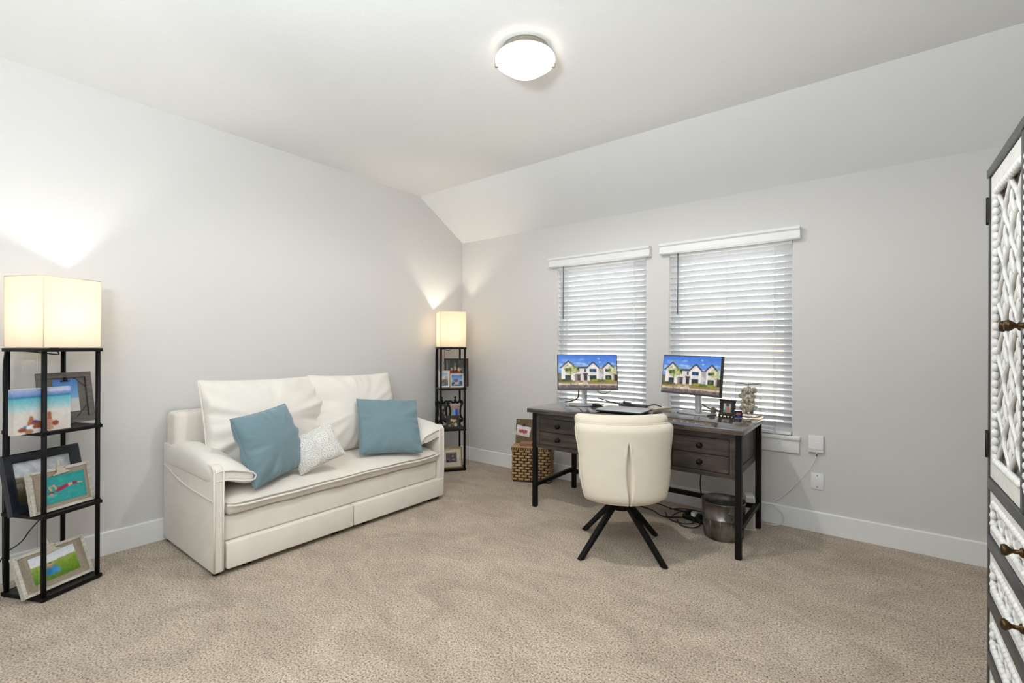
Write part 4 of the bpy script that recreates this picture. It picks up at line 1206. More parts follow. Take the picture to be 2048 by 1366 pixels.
monitor('monitor on the right of the desk, turned left, showing white houses', (-1.049, 3.487, 1.036), -17.3, 6.3, (-1.0, 3.452), -20, 0.22)

# ------------------------------------------------------------------ things on the desk
t = thing('laptop', 'closed silver laptop lying on the desk behind the chair', 'laptop', (-1.437, 3.205, DZ), math.radians(4))
MB().box((-0.168, -0.125, 0.006), (0.168, 0.125, 0.014)).build('base', M_blackp, t, 0.002, 1)
MB().box((-0.17, -0.127, 0.015), (0.17, 0.127, 0.023)).build('lid', mat('laptop_silver', srgb(206, 208, 211), 0.35, 0.25, var=0.03), t, 0.003, 2)
for (a, b) in ((-0.14, -0.1), (0.14, -0.1), (-0.14, 0.1), (0.14, 0.1)):
    MB().cyl((a, b, 0), (a, b, 0.006), 0.008, n=10).build('foot', M_blackp, t)
t = thing('docking_station', 'black rectangular docking station with a short cable behind the laptop', 'dock', (-1.462, 3.43, DZ), math.radians(4))
MB().box((-0.105, -0.035, 0.003), (0.105, 0.04, 0.027)).build('body', M_blackp, t, 0.004, 2)
part('front_port', M_silver, t, (0.03, -0.0365, 0.012), (0.042, -0.0345, 0.017))
MB().tube(smooth_path([(0.10, 0.01, 0.02), (0.13, 0.02, 0.03), (0.16, 0.04, 0.034), (0.20, 0.06, 0.02)]), 0.004, 6).build('cable', M_blackp, t)
MB().tube(smooth_path([(-0.07, 0.015, 0.034), (-0.045, 0.012, 0.036), (-0.02, 0.01, 0.034)]), 0.009, 8).ball((-0.078, 0.016, 0.038), 0.012, 10, 8).build('plug', mat('dark_rubber', srgb(52, 56, 62), 0.5, var=0.1), t)
t = thing('notebook', 'cream notepad lying at the back of the desk between the monitors', 'notebook', (-1.296, 3.515, DZ), math.radians(-24))
part('pages', mat('page_edge', srgb(196, 168, 130), 0.8, var=0.1), t, (-0.058, -0.083, 0.0015), (0.058, 0.083, 0.010))
part('cover', mat('cream_paper', srgb(226, 220, 204), 0.7, var=0.04), t, (-0.06, -0.085, 0.010), (0.06, 0.085, 0.014), 0.001, 1)
t = thing('computer_mouse', 'black computer mouse with silver rim on the desk right of the laptop', 'mouse', (-1.145, 3.10, DZ), math.radians(30))
MB().ball((0, 0, 0.0205), 0.042, 16, 10, (0.85, 1.25, 0.48)).build('shell', M_blackp, t)
MB().tube([(0.036 * math.cos(a), 0.053 * math.sin(a), 0.017) for a in [2 * PI * k / 28 for k in range(28)]], 0.0025, 6, closed=True).build('rim', M_silver, t)
t = thing('webcam_cable', 'coiled thin black cable in front of the left monitor foot', 'cable', (-1.695, 3.285, DZ))
lp = []
for k in range(60):
    a = k * 0.33
    lp.append((0.045 * math.cos(a) * (1 + 0.2 * math.sin(a * 0.37)), 0.030 * math.sin(a) * (1 + 0.2 * math.cos(a * 0.31)), 0.004 + k * 0.0004))
MB().tube(lp, 0.0028, 6).build('loops', M_blackp, t)
ex = MB().tube(smooth_path([(0.03, 0.02, 0.01), (0.08, 0.06, 0.004), (0.14, 0.11, 0.004), (0.19, 0.13, 0.008)]), 0.0022, 6).build('lead', M_silver, t)
mc = MB().tube(smooth_path([(-1.86, 3.42, 1.0), (-1.935, 3.425, 0.93), (-1.945, 3.425, 0.82), (-1.99, 3.40, 0.785), (-2.05, 3.385, 0.772)]), 0.006, 8)
tag(mc.build('monitor_cable', M_blackp), 'thick black cable curving down behind the left monitor to the desk', 'cable')
mc = MB().tube(smooth_path([(-1.79, 3.43, 0.90), (-1.74, 3.44, 0.86), (-1.70, 3.50, 0.87), (-1.67, 3.52, 0.91)]), 0.0025, 6).tube(smooth_path([(-1.78, 3.46, 0.82), (-1.70, 3.47, 0.80), (-1.60, 3.46, 0.785), (-1.57, 3.45, 0.78)]), 0.004, 6)
tag(mc.build('screen_cable', M_blackp), 'thin black cables right of the left monitor stand', 'cable')
mc = MB().tube(smooth_path([(-1.07, 3.52, 0.93), (-1.04, 3.50, 0.90), (-1.0, 3.505, 0.885), (-0.985, 3.515, 0.93)]), 0.003, 6).tube(smooth_path([(-0.97, 3.50, 0.83), (-0.93, 3.53, 0.80), (-0.88, 3.55, 0.79), (-0.83, 3.545, 0.772)]), 0.004, 6).tube(smooth_path([(-0.94, 3.53, 0.80), (-0.915, 3.54, 0.79), (-0.915, 3.53, 0.769)]), 0.003, 6)
tag(mc.build('screen_cable', M_blackp), 'thin black cables right of the right monitor stand', 'cable')
st = MB().ball((0, 0, 0.026), 0.022, 16, 12, (0.95, 0.9, 1.2)).mesh('pebble', mat('brown_stone', srgb(112, 100, 86), 0.7, var=0.35, vscale=60, bump=0.4, bscale=120))
for v in st.vertices: v.co += Vector((0.003 * mnoise.noise(v.co * 40), 0.003 * mnoise.noise(v.co * 40 + Vector((5, 5, 5))), 0))
o = link('pebble', st); o.location = (-0.885, 3.475, DZ)
tag(o, 'brown egg-shaped stone on the desk right of the right monitor', 'stone')
# ornate frame
t = thing('picture_frame', 'small ornate dark pewter photo frame on the desk beside the vase', 'picture frame', (-0.79, 3.452, DZ), rot=pose(-16, 10, 0))
M_pewter = mat('pewter', srgb(72, 70, 70), 0.35, 0.8, var=0.4, vscale=60)
fw, fh = 0.104, 0.112
fr = frame_ring(fw - 0.012, fh - 0.012, 0.018, 0.008)
fr.v = [(a, b, c + 0.006) for a, b, c in fr.v]
for k in range(9):
    q = -fw / 2 + fw * k / 8
    for (xx, zz) in ((q, 0.006), (q, fh - 0.004), (-fw / 2 + 0.003, 0.006 + (fh - 0.01) * k / 8), (fw / 2 - 0.003, 0.006 + (fh - 0.01) * k / 8)):
        fr.ball((xx, -0.004, zz), 0.0066 if k % 2 else 0.0085, 8, 6)
fr.build('frame', M_pewter, t)
MB().box((-fw / 2 + 0.008, 0.0, 0.008), (fw / 2 - 0.008, 0.004, fh - 0.008)).build('backing', M_blackp, t)
picture('photo', people_print(5), fw - 0.046, fh - 0.046, t, (0, -0.0015, 0.024))
MB().tube([(0, 0.003, 0.08), (0, 0.055, 0.012)], 0.004, 6).build('prop', M_pewter, t)
t = thing('photo_block', 'tiny clear block with a dark blue photo in front of the vase', 'photo block', (-0.706, 3.405, DZ), math.radians(30))
MB().box((-0.027, -0.009, 0), (0.027, 0.009, 0.052)).build('block', M_vase, t, 0.001, 1)
picture('photo', people_print(6), 0.050, 0.047, t, (0, 0.0, 0.003))
# vase of shells
VC = (-0.668, 3.520)
t = thing('glass_vase', 'square clear glass vase filled with seashells at the right end of the desk', 'vase', (VC[0], VC[1], DZ), math.radians(10.4 + 45))
hs, vh, gt = 0.055, 0.228, 0.004
v = MB()
o4 = [(-hs, -hs), (hs, -hs), (hs, hs), (-hs, hs)]; i4 = [(-hs + gt, -hs + gt), (hs - gt, -hs + gt), (hs - gt, hs - gt), (-hs + gt, hs - gt)]
rg = [[(a, b, 0.0) for a, b in o4], [(a, b, vh) for a, b in o4], [(a, b, vh) for a, b in i4], [(a, b, 0.012) for a, b in i4]]
v.loft(rg, smooth=False)
v.build('glass', M_vase, t)
ed = MB().tube([(a, b, vh) for a, b in o4], 0.0022, 6, closed=True)
for a, b in o4: ed.tube([(a, b, 0.004), (a, b, vh)], 0.0010, 6)
ed.tube([(a, b, 0.006) for a, b in o4], 0.0022, 6, closed=True)
ed.build('ground_edge', mat('glass_edge', srgb(92, 100, 96), 0.1, var=0.1), t)
def shell_mesh(kind):
    mb = MB()
    if kind == 0:      # whelk
        R = []
        for i in range(25):
            u = i / 24
            r = 0.021 * math.sin(PI * min(1, u ** 0.75)) ** 0.8 * (1 + 0.12 * math.sin(u * 26)) + 0.001
            R.append([(r * math.cos(a) * (1 + 0.12 * math.cos(2 * a)), r * math.sin(a), -0.032 + 0.064 * u) for a in [2 * PI * k / 14 for k in range(14)]])
        mb.loft(R)
    elif kind == 1:    # ribbed clam
        for s in (-1, 1):
            P = []
            for i in range(10):
                q = i / 9
                P.append([(0.024 * q * math.sin(a) * (1 + 0.05 * math.cos(a * 16)), s * 0.012 * math.sqrt(max(0, 1 - q * q)) * (1 + 0.1 * math.cos(a * 16)), 0.028 * q * math.cos(a) - 0.008) for a in [-1.9 + 3.8 * k / 28 for k in range(29)]])
            mb.grid(P, True, s > 0)
    else:              # lumpy oyster
        mb.ball((0, 0, 0), 0.023, 14, 10, (1, 0.7, 1.2))
        mb.v = [tuple(Vector(p) * (1 + 0.28 * mnoise.noise(Vector(p) * 70))) for p in mb.v]
    return mb
SH = []
for kind in range(3):
    for ci, cc_ in enumerate((srgb(226, 206, 182), srgb(190, 172, 154), srgb(236, 230, 218))):
        SH.append(shell_mesh(kind).mesh('seashell', mat('shell_%d' % ci, cc_, 0.55, var=0.45, vscale=55, bump=0.4, bscale=150)))
Mv = Matrix.Translation((VC[0], VC[1], DZ)) @ Matrix.Rotation(math.radians(55.4), 4, 'Z')
rs = random.Random(5)
for lay in range(8):
    for (a, b) in (((-0.023, -0.023), (0.023, -0.023), (0.023, 0.023), (-0.023, 0.023)) if lay % 2 else ((0.0, -0.024), (0.024, 0.0), (0.0, 0.024), (-0.024, 0.0))):
        o = link('seashell', SH[rs.randrange(9)])
        o.location = Mv @ Vector((a + rs.uniform(-.003, .003), b + rs.uniform(-.003, .003), 0.040 + lay * 0.0205))
        o.rotation_euler = (rs.uniform(0, 6), rs.uniform(0, 6), rs.uniform(0, 6))
        o.scale = (rs.uniform(0.80, 0.92),) * 3
        tag(o, 'seashell inside the square glass vase on the desk', 'seashell', 'seashells in the vase')

# ------------------------------------------------------------------ chair
def chair():
    PHI = math.radians(37.0)
    t = thing('desk_chair', 'cream upholstered swivel chair with black splayed legs, its back to the camera', 'chair', (-1.227, 2.696, 0), PHI)
    ztop, zbot = 0.795, 0.352
    def half(z):
        pts = [(0.352, 0.196), (0.358, 0.216), (0.372, 0.228), (0.42, 0.241), (0.50, 0.253), (0.575, 0.258), (0.60, 0.257), (0.66, 0.265), (0.72, 0.275), (0.765, 0.279), (0.783, 0.275), (0.795, 0.255)]
        for (a, b), (c, d) in zip(pts, pts[1:]):
            if z <= c: return b + (d - b) * (z - a) / (c - a)
        return pts[-1][1]
    def pad(name, ya, th, zt, zb, scale, groove, m=M_chair, notch=True):
        us = sorted(set([-1, -0.985, -0.95, -0.9, -0.8, -0.65, -0.5, -0.35, -0.2, -0.12, -0.07, -0.045, -0.03, -0.02, -0.012, -0.006, 0]))
        us = us + [-u for u in us[::-1][1:]]
        n = 40; front = []; back = []
        for j in range(n + 1):
            v = j / n; z = zb + (zt - zb) * v
            hz = half(zbot + (ztop - zbot) * v) * scale * 1.03
            rf, rb = [], []
            ez = min(1, min(v, 1 - v) * 12) ** 0.5
            for u in us:
                e = max(0.0, (1 - u ** 8)) ** 0.5 * (0.15 + 0.85 * ez)
                x = u * hz
                bend = 0.085 * abs(u) ** 2.2 - 0.05 * (1 - v)  # wraps forward at the sides, leans back
                d = th / 2 * e
                gz = 0.0
                if groove and v < 0.78:
                    wv = 0.011 * math.sin(PI * (v / 0.78)) ** 1.5 + 0.003
                    gz = 0.030 * math.exp(-(x / wv) ** 2) * min(1, (0.78 - v) * 14)
                    gz -= 0.0055 * math.exp(-((abs(x) - wv - 0.006) / 0.005) ** 2) * min(1, (0.78 - v) * 14)
                rb.append((x - 0.013, ya + bend - d + gz, z + 0.012 * (1 - u * u) * 0))
                rf.append((x - 0.013, ya + bend + d, z))
            back.append(rb); front.append(rf)
        mb = MB(); mb.grid(back, True); mb.grid(front, True, True)
        # rims
        rim_b = [r[0] for r in back] ; rim_f = [r[0] for r in front]
        mb.grid([rim_f, rim_b], True)
        mb.grid([[r[-1] for r in back], [r[-1] for r in front]], True)
        mb.grid([back[0][::-1], front[0][::-1]], True); mb.grid([back[-1], front[-1]], True)
        return mb.build(name, m, t, weld=True), back
    bo, back = pad('backrest', -0.215, 0.075, ztop, zbot, 1.0, True)
    # welt round the outer shell
    rim = [r[0] for r in back] + back[-1][1:] + [r[-1] for r in back[::-1]][1:] + back[0][::-1][1:-1]
    MB().tube([Vector(p) + Vector((0, 0.0, 0)) for p in rim], 0.0045, 6, closed=True).build('piping', M_chair, bo)
    pad('back_pad', -0.135, 0.085, 0.838, 0.43, 0.985, False)
    # wrap-round side wings and seat
    for s in (-1, 1):
        R = []
        for i in range(13):
            u = i / 12
            y = -0.12 + 0.30 * u
            hh = 0.11 * (1 - 0.35 * u); zc = 0.46 + 0.01 * u
            tk = 0.032 * math.sin(PI * min(0.97, max(0.05, u * 0.9 + 0.08))) ** 0.4
            xc = s * (0.198 + 0.012 * math.sin(PI * u))
            R.append([(xc + tk * math.cos(a), y, zc + hh * math.sin(a)) for a in [2 * PI * k / 16 for k in range(16)]])
        MB().loft(R if s > 0 else [r[::-1] for r in R]).build('side_wing', M_chair, t)
    P = []
    MB().box((-0.235, -0.17, 0.345), (0.235, 0.25, 0.475)).build('seat', M_chair, t, 0.045, 5)
    MB().cyl((0, 0, 0.27), (0, 0, 0.345), 0.036, n=20).cyl((0, 0, 0.24), (0, 0, 0.30), 0.05, 0.045, 20).build('swivel_hub', M_black, t)
    Mi = Matrix.Rotation(-PHI, 4, 'Z')
    for f in ((-0.111, -0.299), (0.308, -0.102), (-0.305, 0.101), (0.106, 0.298)):
        q = Mi @ Vector((f[0], f[1], 0.0)); d = q.normalized()
        side = Vector((-d.y, d.x, 0))
        a0 = d * 0.03 + Vector((0, 0, 0.300)); a1 = q + Vector((0, 0, 0.0))
        leg = MB(); w = 0.0165
        ring0 = [a0 + side * w + Vector((0, 0, 0.022)), a0 - side * w + Vector((0, 0, 0.022)), a0 - side * w - Vector((0, 0, 0.022)), a0 + side * w - Vector((0, 0, 0.022))]
        w2 = 0.014
        ring1 = [a1 + side * w2 + d * 0.022 + Vector((0, 0, 0.004)), a1 - side * w2 + d * 0.022 + Vector((0, 0, 0.004)), a1 - side * w2 - d * 0.012 + Vector((0, 0, 0.0)), a1 + side * w2 - d * 0.012 + Vector((0, 0, 0.0))]
        leg.loft([[tuple(p) for p in ring0], [tuple(p) for p in ring1]], smooth=False)
        leg.build('leg', M_black, t, 0.004, 2)
chair()

# ------------------------------------------------------------------ basket, board and box in the corner beside the desk
ba = math.atan2(0.147, 0.321)
t = thing('storage_basket', 'woven tan rattan storage basket with lid beside the desk', 'basket', (-2.607, 3.375, 0), ba)
bw, bd, bh = 0.353, 0.205, 0.326
M_rat = mat('rattan', srgb(196, 160, 112), 0.6, var=0.35, vscale=25, stretch=(3, 3, 10))
M_ratd = mat('dark_rattan', srgb(58, 42, 32), 0.7, var=0.3, vscale=30)
MB().box((0.008, 0.008, 0.0), (bw - 0.008, bd - 0.008, bh - 0.03)).build('core', M_ratd, t)
wv = MB()
rows = 11; rh = (bh - 0.045) / rows
def strand(mb, P0, ax, nrm, L, h):
    """one splint: bulged strip of length L along ax"""
    rings = []
    for k in range(6):
        u = k / 5
        out = 0.009 * math.sin(PI * u) ** 0.5
        c = P0 + ax * (L * u) + nrm * out
        rings.append([tuple(c + Vector((0, 0, h * 0.5)) - nrm * 0.004), tuple(c + Vector((0, 0, h * 0.36)) + nrm * 0.002), tuple(c - Vector((0, 0, h * 0.36)) + nrm * 0.002), tuple(c - Vector((0, 0, h * 0.5)) - nrm * 0.004)])
    mb.loft(rings, smooth=True)
for (P0, ax, nrm, Lf) in ((Vector((0, 0, 0)), Vector((1, 0, 0)), Vector((0, -1, 0)), bw), (Vector((bw, 0, 0)), Vector((0, 1, 0)), Vector((1, 0, 0)), bd), (Vector((0, bd, 0)), Vector((0, -1, 0)), Vector((-1, 0, 0)), bd)):
    sl = 0.062
    for r in range(rows):
        x = -(r % 2) * sl / 2 - rs.uniform(0, 0.006)
        while x < Lf:
            a = max(0.002, x); b = min(Lf - 0.002, x + sl * 0.83)
            if b - a > 0.012:
                strand(wv, P0 + ax * a + nrm * (-0.006) + Vector((0, 0, 0.014 + rh * (r + 0.5))), ax, nrm, b - a, rh * 0.80)
            x += sl
wo = wv.build('weave', M_rat, t); wo['kind'] = 'stuff'
for (lo, hi) in (((-0.004, -0.006, bh - 0.036), (bw + 0.004, 0.008, bh - 0.012)), ((bw - 0.008, 0, bh - 0.036), (bw + 0.006, bd, bh - 0.012)), ((-0.006, 0, bh - 0.036), (0.008, bd, bh - 0.012))):
    part('rim', M_ratd, t, lo, hi, 0.004, 2)
lid = MB().box((-0.004, -0.004, bh - 0.014), (bw + 0.004, bd + 0.004, bh)).build('lid', M_rat, t, 0.004, 2)
wr = MB()
for k in range(16):
    xx = 0.006 + k * (bw - 0.012) / 16
    wr.box((xx, -0.009, bh - 0.032), (xx + 0.010, -0.005, bh - 0.016))
wr.build('lashing', M_rat, t)
Mb = Matrix.Translation((-2.607, 3.375, 0)) @ Matrix.Rotation(ba, 4, 'Z')
t = thing('pin_board', 'small brown clip board with a beach photo standing on the rattan basket', 'clip board', Mb @ Vector((0.11, 0.150, bh + 0.001)), rot=Matrix.Rotation(ba, 4, 'Z') @ Matrix.Rotation(math.radians(-10), 4, 'X'))
part('board', mat('olive_wood', srgb(112, 94, 66), 0.75, var=0.35, vscale=12, stretch=(8, 1, 1)), t, (-0.11, -0.006, 0.0), (0.11, 0.006, 0.225), 0.002, 1)
picture('photo', people_print(4), 0.135, 0.095, t, (-0.045, -0.0075, 0.065), None, Matrix.Rotation(math.radians(10), 4, 'Y'))
MB().box((-0.05, -0.014, 0.158), (-0.012, -0.007, 0.165)).ball((-0.031, -0.013, 0.172), 0.008, 8, 6).build('binder_clip', M_blackp, t)
for xx in (-0.083, 0.083):
    MB().cyl((xx, -0.009, 0.205), (xx, -0.005, 0.205), 0.007, n=12).build('stud', M_gold, t)
t = thing('small_box', 'small flat brown box lying on the rattan basket lid', 'box', Mb @ Vector((0.125, 0.065, bh)), ba)
MB().box((-0.055, -0.045, 0), (0.055, 0.045, 0.022)).build('body', mat('brown_card', srgb(150, 112, 84), 0.8, var=0.2), t, 0.002, 1)
part('lid', mat('brown_card_lid', srgb(164, 124, 94), 0.8, var=0.2), t, (-0.057, -0.047, 0.020), (0.057, 0.047, 0.030), 0.002, 1)

# ------------------------------------------------------------------ under the desk
t = thing('metal_bucket', 'aged dark metal bucket used as waste bin under the right end of the desk', 'bucket', (-0.768, 3.270, 0))
M_buck = mat('aged_steel', srgb(158, 155, 150), 0.38, 0.8, var=0.55, vscale=11, col2=srgb(84, 74, 66), bump=0.2, bscale=60)
prof = [(0.0, 0.0), (0.112, 0.0), (0.116, 0.004), (0.122, 0.07), (0.1265, 0.128), (0.1325, 0.132), (0.1320, 0.140), (0.1285, 0.143), (0.130, 0.19), (0.132, 0.232), (0.1355, 0.236), (0.1345, 0.242), (0.130, 0.240), (0.127, 0.19), (0.119, 0.07), (0.112, 0.008), (0.0, 0.008)]
MB().lathe(prof, n=40).build('shell', M_buck, t)
for k in range(12):
    a = 2 * PI * k / 12 + 0.1
    MB().tube([(0.117 * math.cos(a), 0.117 * math.sin(a), 0.006), (0.1215 * math.cos(a), 0.1215 * math.sin(a), 0.07), (0.126 * math.cos(a), 0.126 * math.sin(a), 0.13)], 0.0035, 5).build('seam', M_buck, t)
for a in (math.radians(-62), math.radians(118)):
    M = Matrix.Rotation(a, 4, 'Z')
    h_ = MB().tube([tuple(M @ Vector((0.140 + 0.004, 0.026 * math.cos(q), 0.165 + 0.026 * math.sin(q)))) for q in [2 * PI * k / 20 for k in range(20)]], 0.003, 6, closed=True)
    h_.ball(tuple(M @ Vector((0.136, 0, 0.195))), 0.010, 8, 6).build('ring_handle', M_buck, t)
t = thing('network_box', 'tall white network box standing behind the bucket under the desk', 'router', (-0.665, 3.545, 0), math.radians(20))
MB().box((-0.03, -0.055, 0.004), (0.03, 0.055, 0.215)).build('body', mat('ivory_plastic', srgb(222, 212, 196), 0.5, var=0.05), t, 0.006, 3)
part('top_vent', M_trim, t, (-0.026, -0.05, 0.215), (0.026, 0.05, 0.226), 0.003, 2)
part('base', M_trim, t, (-0.034, -0.06, 0.0), (0.034, 0.06, 0.006))
t = thing('network_box', 'small pale green adapter box beside the rear desk leg', 'adapter', (-0.64, 3.655, 0), math.radians(10))
MB().box((-0.03, -0.025, 0.0), (0.03, 0.025, 0.13)).build('body', mat('pale_green_plastic', srgb(176, 186, 150), 0.5, var=0.08), t, 0.004, 2)
part('label', M_trim, t, (-0.02, -0.0262, 0.03), (0.02, -0.025, 0.1))
t = thing('power_strip', 'black power strip with plugs on the carpet under the desk', 'power strip', (-0.97, 3.42, 0), math.radians(-15))
MB().box((-0.11, -0.025, 0.0), (0.11, 0.025, 0.034)).build('body', M_blackp, t, 0.006, 2)
for k in range(4):
    MB().box((-0.09 + k * 0.045, -0.02, 0.034), (-0.06 + k * 0.045, 0.02, 0.062)).build('plug', M_blackp if k != 1 else M_trim, t, 0.003, 2)
cb = [[(-1.60, 3.52, 0.008), (-1.42, 3.47, 0.006), (-1.30, 3.43, 0.006), (-1.20, 3.36, 0.006), (-1.10, 3.40, 0.01), (-1.02, 3.44, 0.02), (-0.95, 3.42, 0.05)],
      [(-1.38, 3.62, 0.006), (-1.28, 3.58, 0.01), (-1.18, 3.55, 0.008), (-1.06, 3.56, 0.012), (-0.96, 3.52, 0.02), (-0.90, 3.45, 0.04)],
      [(-1.22, 3.46, 0.006), (-1.14, 3.33, 0.008), (-1.04, 3.30, 0.01), (-0.98, 3.34, 0.015), (-1.0, 3.40, 0.03), (-1.08, 3.42, 0.05), (-1.14, 3.38, 0.02)],
      [(-1.10, 3.36, 0.006), (-1.04, 3.27, 0.008), (-0.96, 3.265, 0.01), (-0.93, 3.33, 0.02), (-0.97, 3.38, 0.06)],
      [(-1.20, 3.50, 0.02), (-1.10, 3.48, 0.05), (-1.0, 3.47, 0.06), (-0.92, 3.49, 0.05), (-0.87, 3.56, 0.01)]]
for i, path in enumerate(cb):
    o = MB().tube(smooth_path(path), 0.0042, 6).build('power_cable', M_blackp)
    tag(o, 'black power cable in the tangle on the carpet under the desk', 'cable', 'cable tangle under the desk')
o = MB().tube(smooth_path([(-0.945, 3.40, 0.46), (-0.935, 3.405, 0.40), (-0.95, 3.41, 0.33), (-0.955, 3.42, 0.25), (-0.94, 3.44, 0.12), (-0.93, 3.46, 0.05)]), 0.004, 6).build('hanging_cable', M_blackp)
tag(o, 'black cable hanging down from under the desk behind the bucket', 'cable')

# ------------------------------------------------------------------ wall fittings
t = thing('fibre_box', 'white square network terminal box mounted on the wall right of the window', 'wall box', (-0.294, YB, 0.537))
MB().box((-0.043, -0.024, 0.0), (0.043, -0.0005, 0.112)).build('case', M_vinyl, t, 0.003, 2)
part('cover', M_trim, t, (-0.0405, -0.027, 0.022), (0.0405, -0.024, 0.070), 0.001, 1)
MB().cyl((0.004, -0.012, -0.014), (0.004, -0.012, 0.0), 0.005, n=10).build('plug', M_vinyl, t)
MB().cyl((0.004, -0.012, -0.028), (0.004, -0.012, -0.014), 0.0035, n=8).build('boot', mat('green_boot', srgb(70, 120, 80), 0.5, var=0.1), t)
t = thing('wall_plate', 'white blank wall plate with two screws below the network box', 'wall plate', (-0.286, YB, 0.285))
MB().box((-0.035, -0.007, 0.0), (0.035, -0.0005, 0.111)).build('plate', M_vinyl, t, 0.003, 2)
for z in (0.018, 0.093):
    MB().cyl((0, -0.0085, z), (0, -0.0068, z), 0.0035, n=10).build('screw', mat('screw_grey', srgb(110, 104, 98), 0.4, 0.6, var=0.1), t)
MB().box((-0.008, -0.0082, 0.05), (0.008, -0.0068, 0.062)).build('insert', M_trim, t, 0.001, 1)
yy = YB - 0.020
wc = MB().tube(smooth_path([(-0.29, YB - 0.012, 0.509), (-0.31, yy, 0.46), (-0.335, yy, 0.41), (-0.39, yy, 0.33), (-0.44, yy, 0.26), (-0.50, yy, 0.19), (-0.54, yy - 0.01, 0.16), (-0.52, yy - 0.02, 0.12), (-0.485, yy - 0.03, 0.07), (-0.50, yy - 0.035, 0.02), (-0.56, yy - 0.045, 0.008), (-0.62, yy - 0.05, 0.05), (-0.60, yy - 0.045, 0.12), (-0.55, yy - 0.035, 0.145), (-0.50, yy - 0.03, 0.11), (-0.475, yy - 0.03, 0.06), (-0.50, yy - 0.04, 0.015), (-0.57, yy - 0.06, 0.006), (-0.64, yy - 0.09, 0.03)], 8), 0.0022, 6)
tag(wc.build('fibre_cable', M_vinyl), 'thin white cable running from the wall box down to a coil on the carpet', 'cable')

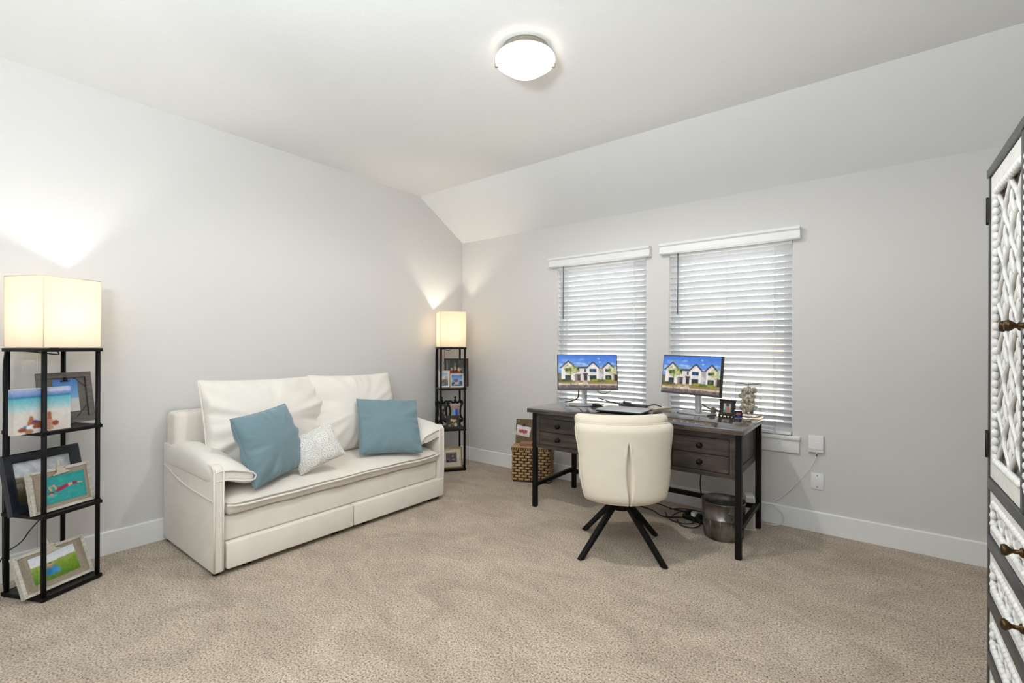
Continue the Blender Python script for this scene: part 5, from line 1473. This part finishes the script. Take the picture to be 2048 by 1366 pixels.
# ------------------------------------------------------------------ armoire
def armoire():
    t = thing('armoire', 'tall grey armoire with white carved lattice doors and drawers at the right edge', 'armoire', (0.320, 2.185, 0), -PI / 2)
    Wd, Dp, Ht = 0.875, 0.48, 1.835
    cs = MB().box((0, 0.012, 0.03), (Wd, Dp, Ht - 0.02)).build('carcass', M_armgrey, t)
    part('crown', M_armgrey, t, (-0.004, -0.018, Ht - 0.026), (Wd + 0.004, Dp, Ht), 0.002, 1)
    for xx in (0.0, Wd - 0.014):
        part('corner_post', M_armgrey, t, (xx, -0.014, 0.0), (xx + 0.014, 0.012, Ht - 0.026))
    part('centre_stile', M_armgrey, t, (Wd / 2 - 0.012, -0.014, 0.80), (Wd / 2 + 0.012, 0.012, Ht - 0.026))
    ZR = [(0.786, 0.822), (0.590, 0.636), (0.400, 0.442), (0.212, 0.253), (0.03, 0.065)]
    for a, b in ZR:
        part('rail', M_armgrey, t, (0.014, -0.016, a), (Wd - 0.014, 0.012, b), 0.003, 2)
    for (a, b) in ((0.02, 0.03), (Wd - 0.06, 0.03), (0.02, Dp - 0.06), (Wd - 0.06, Dp - 0.06)):
        part('foot', M_armgrey, t, (a, b, 0.0), (a + 0.04, b + 0.03, 0.03))
    def carved(x0, x1, z0, z1, name, sl, sr, sb, px, pz, knob):
        d = MB()
        # mitred frame standing proud
        y = -0.010
        d.box((x0, y, z0), (x0 + sl, 0.010, z1)).box((x1 - sr, y, z0), (x1, 0.010, z1)).box((x0 + sl, y, z0), (x1 - sr, 0.010, z0 + sb)).box((x0 + sl, y, z1 - sb), (x1 - sr, 0.010, z1))
        do = d.build(name, M_armwhite, t, 0.002, 1)
        part('panel', M_armback, do, (x0 + sl, 0.0085, z0 + sb), (x1 - sr, 0.0115, z1 - sb))
        # beaded moulding along the inside of the frame
        bd = MB(); br = 0.0115
        def beads(a, b):
            a = Vector(a); b = Vector(b); L = (b - a).length; n = max(2, int(L / 0.026))
            for k in range(n):
                p = a.lerp(b, (k + 0.5) / n)
                v = (b - a).normalized()
                bd.ball(tuple(p), br, 8, 6, (1 + 0.15 * abs(v.x), 0.9, 1 + 0.15 * abs(v.z)))
        beads((x0 + sl + 0.002, y + 0.002, z0 + sb), (x0 + sl + 0.002, y + 0.002, z1 - sb))
        beads((x0 + sl, y + 0.002, z0 + sb + 0.002), (x1 - sr, y + 0.002, z0 + sb + 0.002))
        beads((x0 + sl, y + 0.002, z1 - sb - 0.002), (x1 - sr, y + 0.002, z1 - sb - 0.002))
        if sr > 0.03: beads((x1 - sr - 0.002, y + 0.002, z0 + sb), (x1 - sr - 0.002, y + 0.002, z1 - sb))
        bd.build('beading', M_armwhite, do)['kind'] = 'stuff'
        # ogee lattice with a leaf in every cell
        la = MB()
        xa, xb, za, zb = x0 + sl, x1 - sr, z0 + sb, z1 - sb
        ncol = max(2, round((xb - xa) / px)); pw = (xb - xa) / ncol
        nrow = max(1, round((zb - za) / pz)); ph = (zb - za) / nrow
        for k in range(ncol + 1):
            for s in (-1, 1):
                pts = []
                N = nrow * 12
                for i in range(N + 1):
                    q = i / N * nrow
                    off = s * pw * 0.25 * (1 - math.cos(2 * PI * q))
                    xx = xa + k * pw + off
                    if xa - 0.001 <= xx <= xb + 0.001:
                        pts.append((min(max(xx, xa), xb), -0.001, za + (zb - za) * i / N))
                    elif len(pts) > 1:
                        la.tube(pts, 0.0065, 6, flat=None); pts = []
                    else: pts = []
                if len(pts) > 1: la.tube(pts, 0.0065, 6)
        la.build('lattice', M_armwhite, do)['kind'] = 'stuff'
        lf = MB()
        for k in range(ncol):
            for r in range(nrow):
                for (cx_, cz_) in ((xa + (k + 0.5) * pw, za + r * ph + 0.02 * 0), (xa + k * pw, za + (r + 0.5) * ph), ):
                    if cx_ < xa + 0.01 or cz_ < za + 0.02: continue
                    for (dx, dz, an, ln) in ((0, 0.016, 0, 0.036), (-0.020, -0.004, 0.5, 0.028), (0.020, -0.004, -0.5, 0.028), (0, -0.035, 0, 0.022)):
                        M = Matrix.Translation((cx_ + dx, 0.0, cz_ + dz)) @ Matrix.Rotation(an, 4, 'Y')
                        b0 = MB().ball((0, 0, 0), 1.0, 7, 5, (0.0085, 0.006, ln))
                        lf.add([tuple(M @ Vector(p)) for p in b0.v], b0.f, True)
        lf.build('carved_leaf', M_armwhite, do)['kind'] = 'stuff'
        for (kx, kz) in knob:
            Mk = Matrix.Translation((kx, y, kz)) @ Matrix.Rotation(PI / 2, 4, 'X')
            MB().lathe([(0.0, 0.0), (0.013, 0.0), (0.012, 0.004), (0.006, 0.008), (0.0055, 0.020), (0.012, 0.027), (0.0155, 0.033), (0.013, 0.040), (0.0, 0.042)], n=18, M=Mk).build('knob', M_bronze, do)
        return do
    d1 = carved(0.016, Wd / 2 - 0.012, 0.824, Ht - 0.028, 'door', 0.062, 0.016, 0.062, 0.165, 0.190, [(Wd / 2 - 0.030, 1.305)])
    d2 = carved(Wd / 2 + 0.012, Wd - 0.016, 0.824, Ht - 0.028, 'door', 0.016, 0.062, 0.062, 0.165, 0.190, [(Wd / 2 + 0.030, 1.305)])
    for z in (1.70, 0.93):
        MB().cyl((0.002, -0.016, z - 0.045), (0.002, -0.016, z + 0.045), 0.0045, n=10).box((0.004, -0.0175, z - 0.04), (0.02, -0.0145, z + 0.04)).build('hinge', mat('dark_hinge', srgb(44, 38, 34), 0.4, 0.7, var=0.2), d1)
    for (a, b) in ((0.638, 0.784), (0.444, 0.588), (0.255, 0.398), (0.067, 0.210)):
        carved(0.016, Wd - 0.016, a, b, 'drawer', 0.045, 0.045, 0.032, 0.10, 0.085, [(Wd / 2, (a + b) / 2 + 0.01)])
armoire()
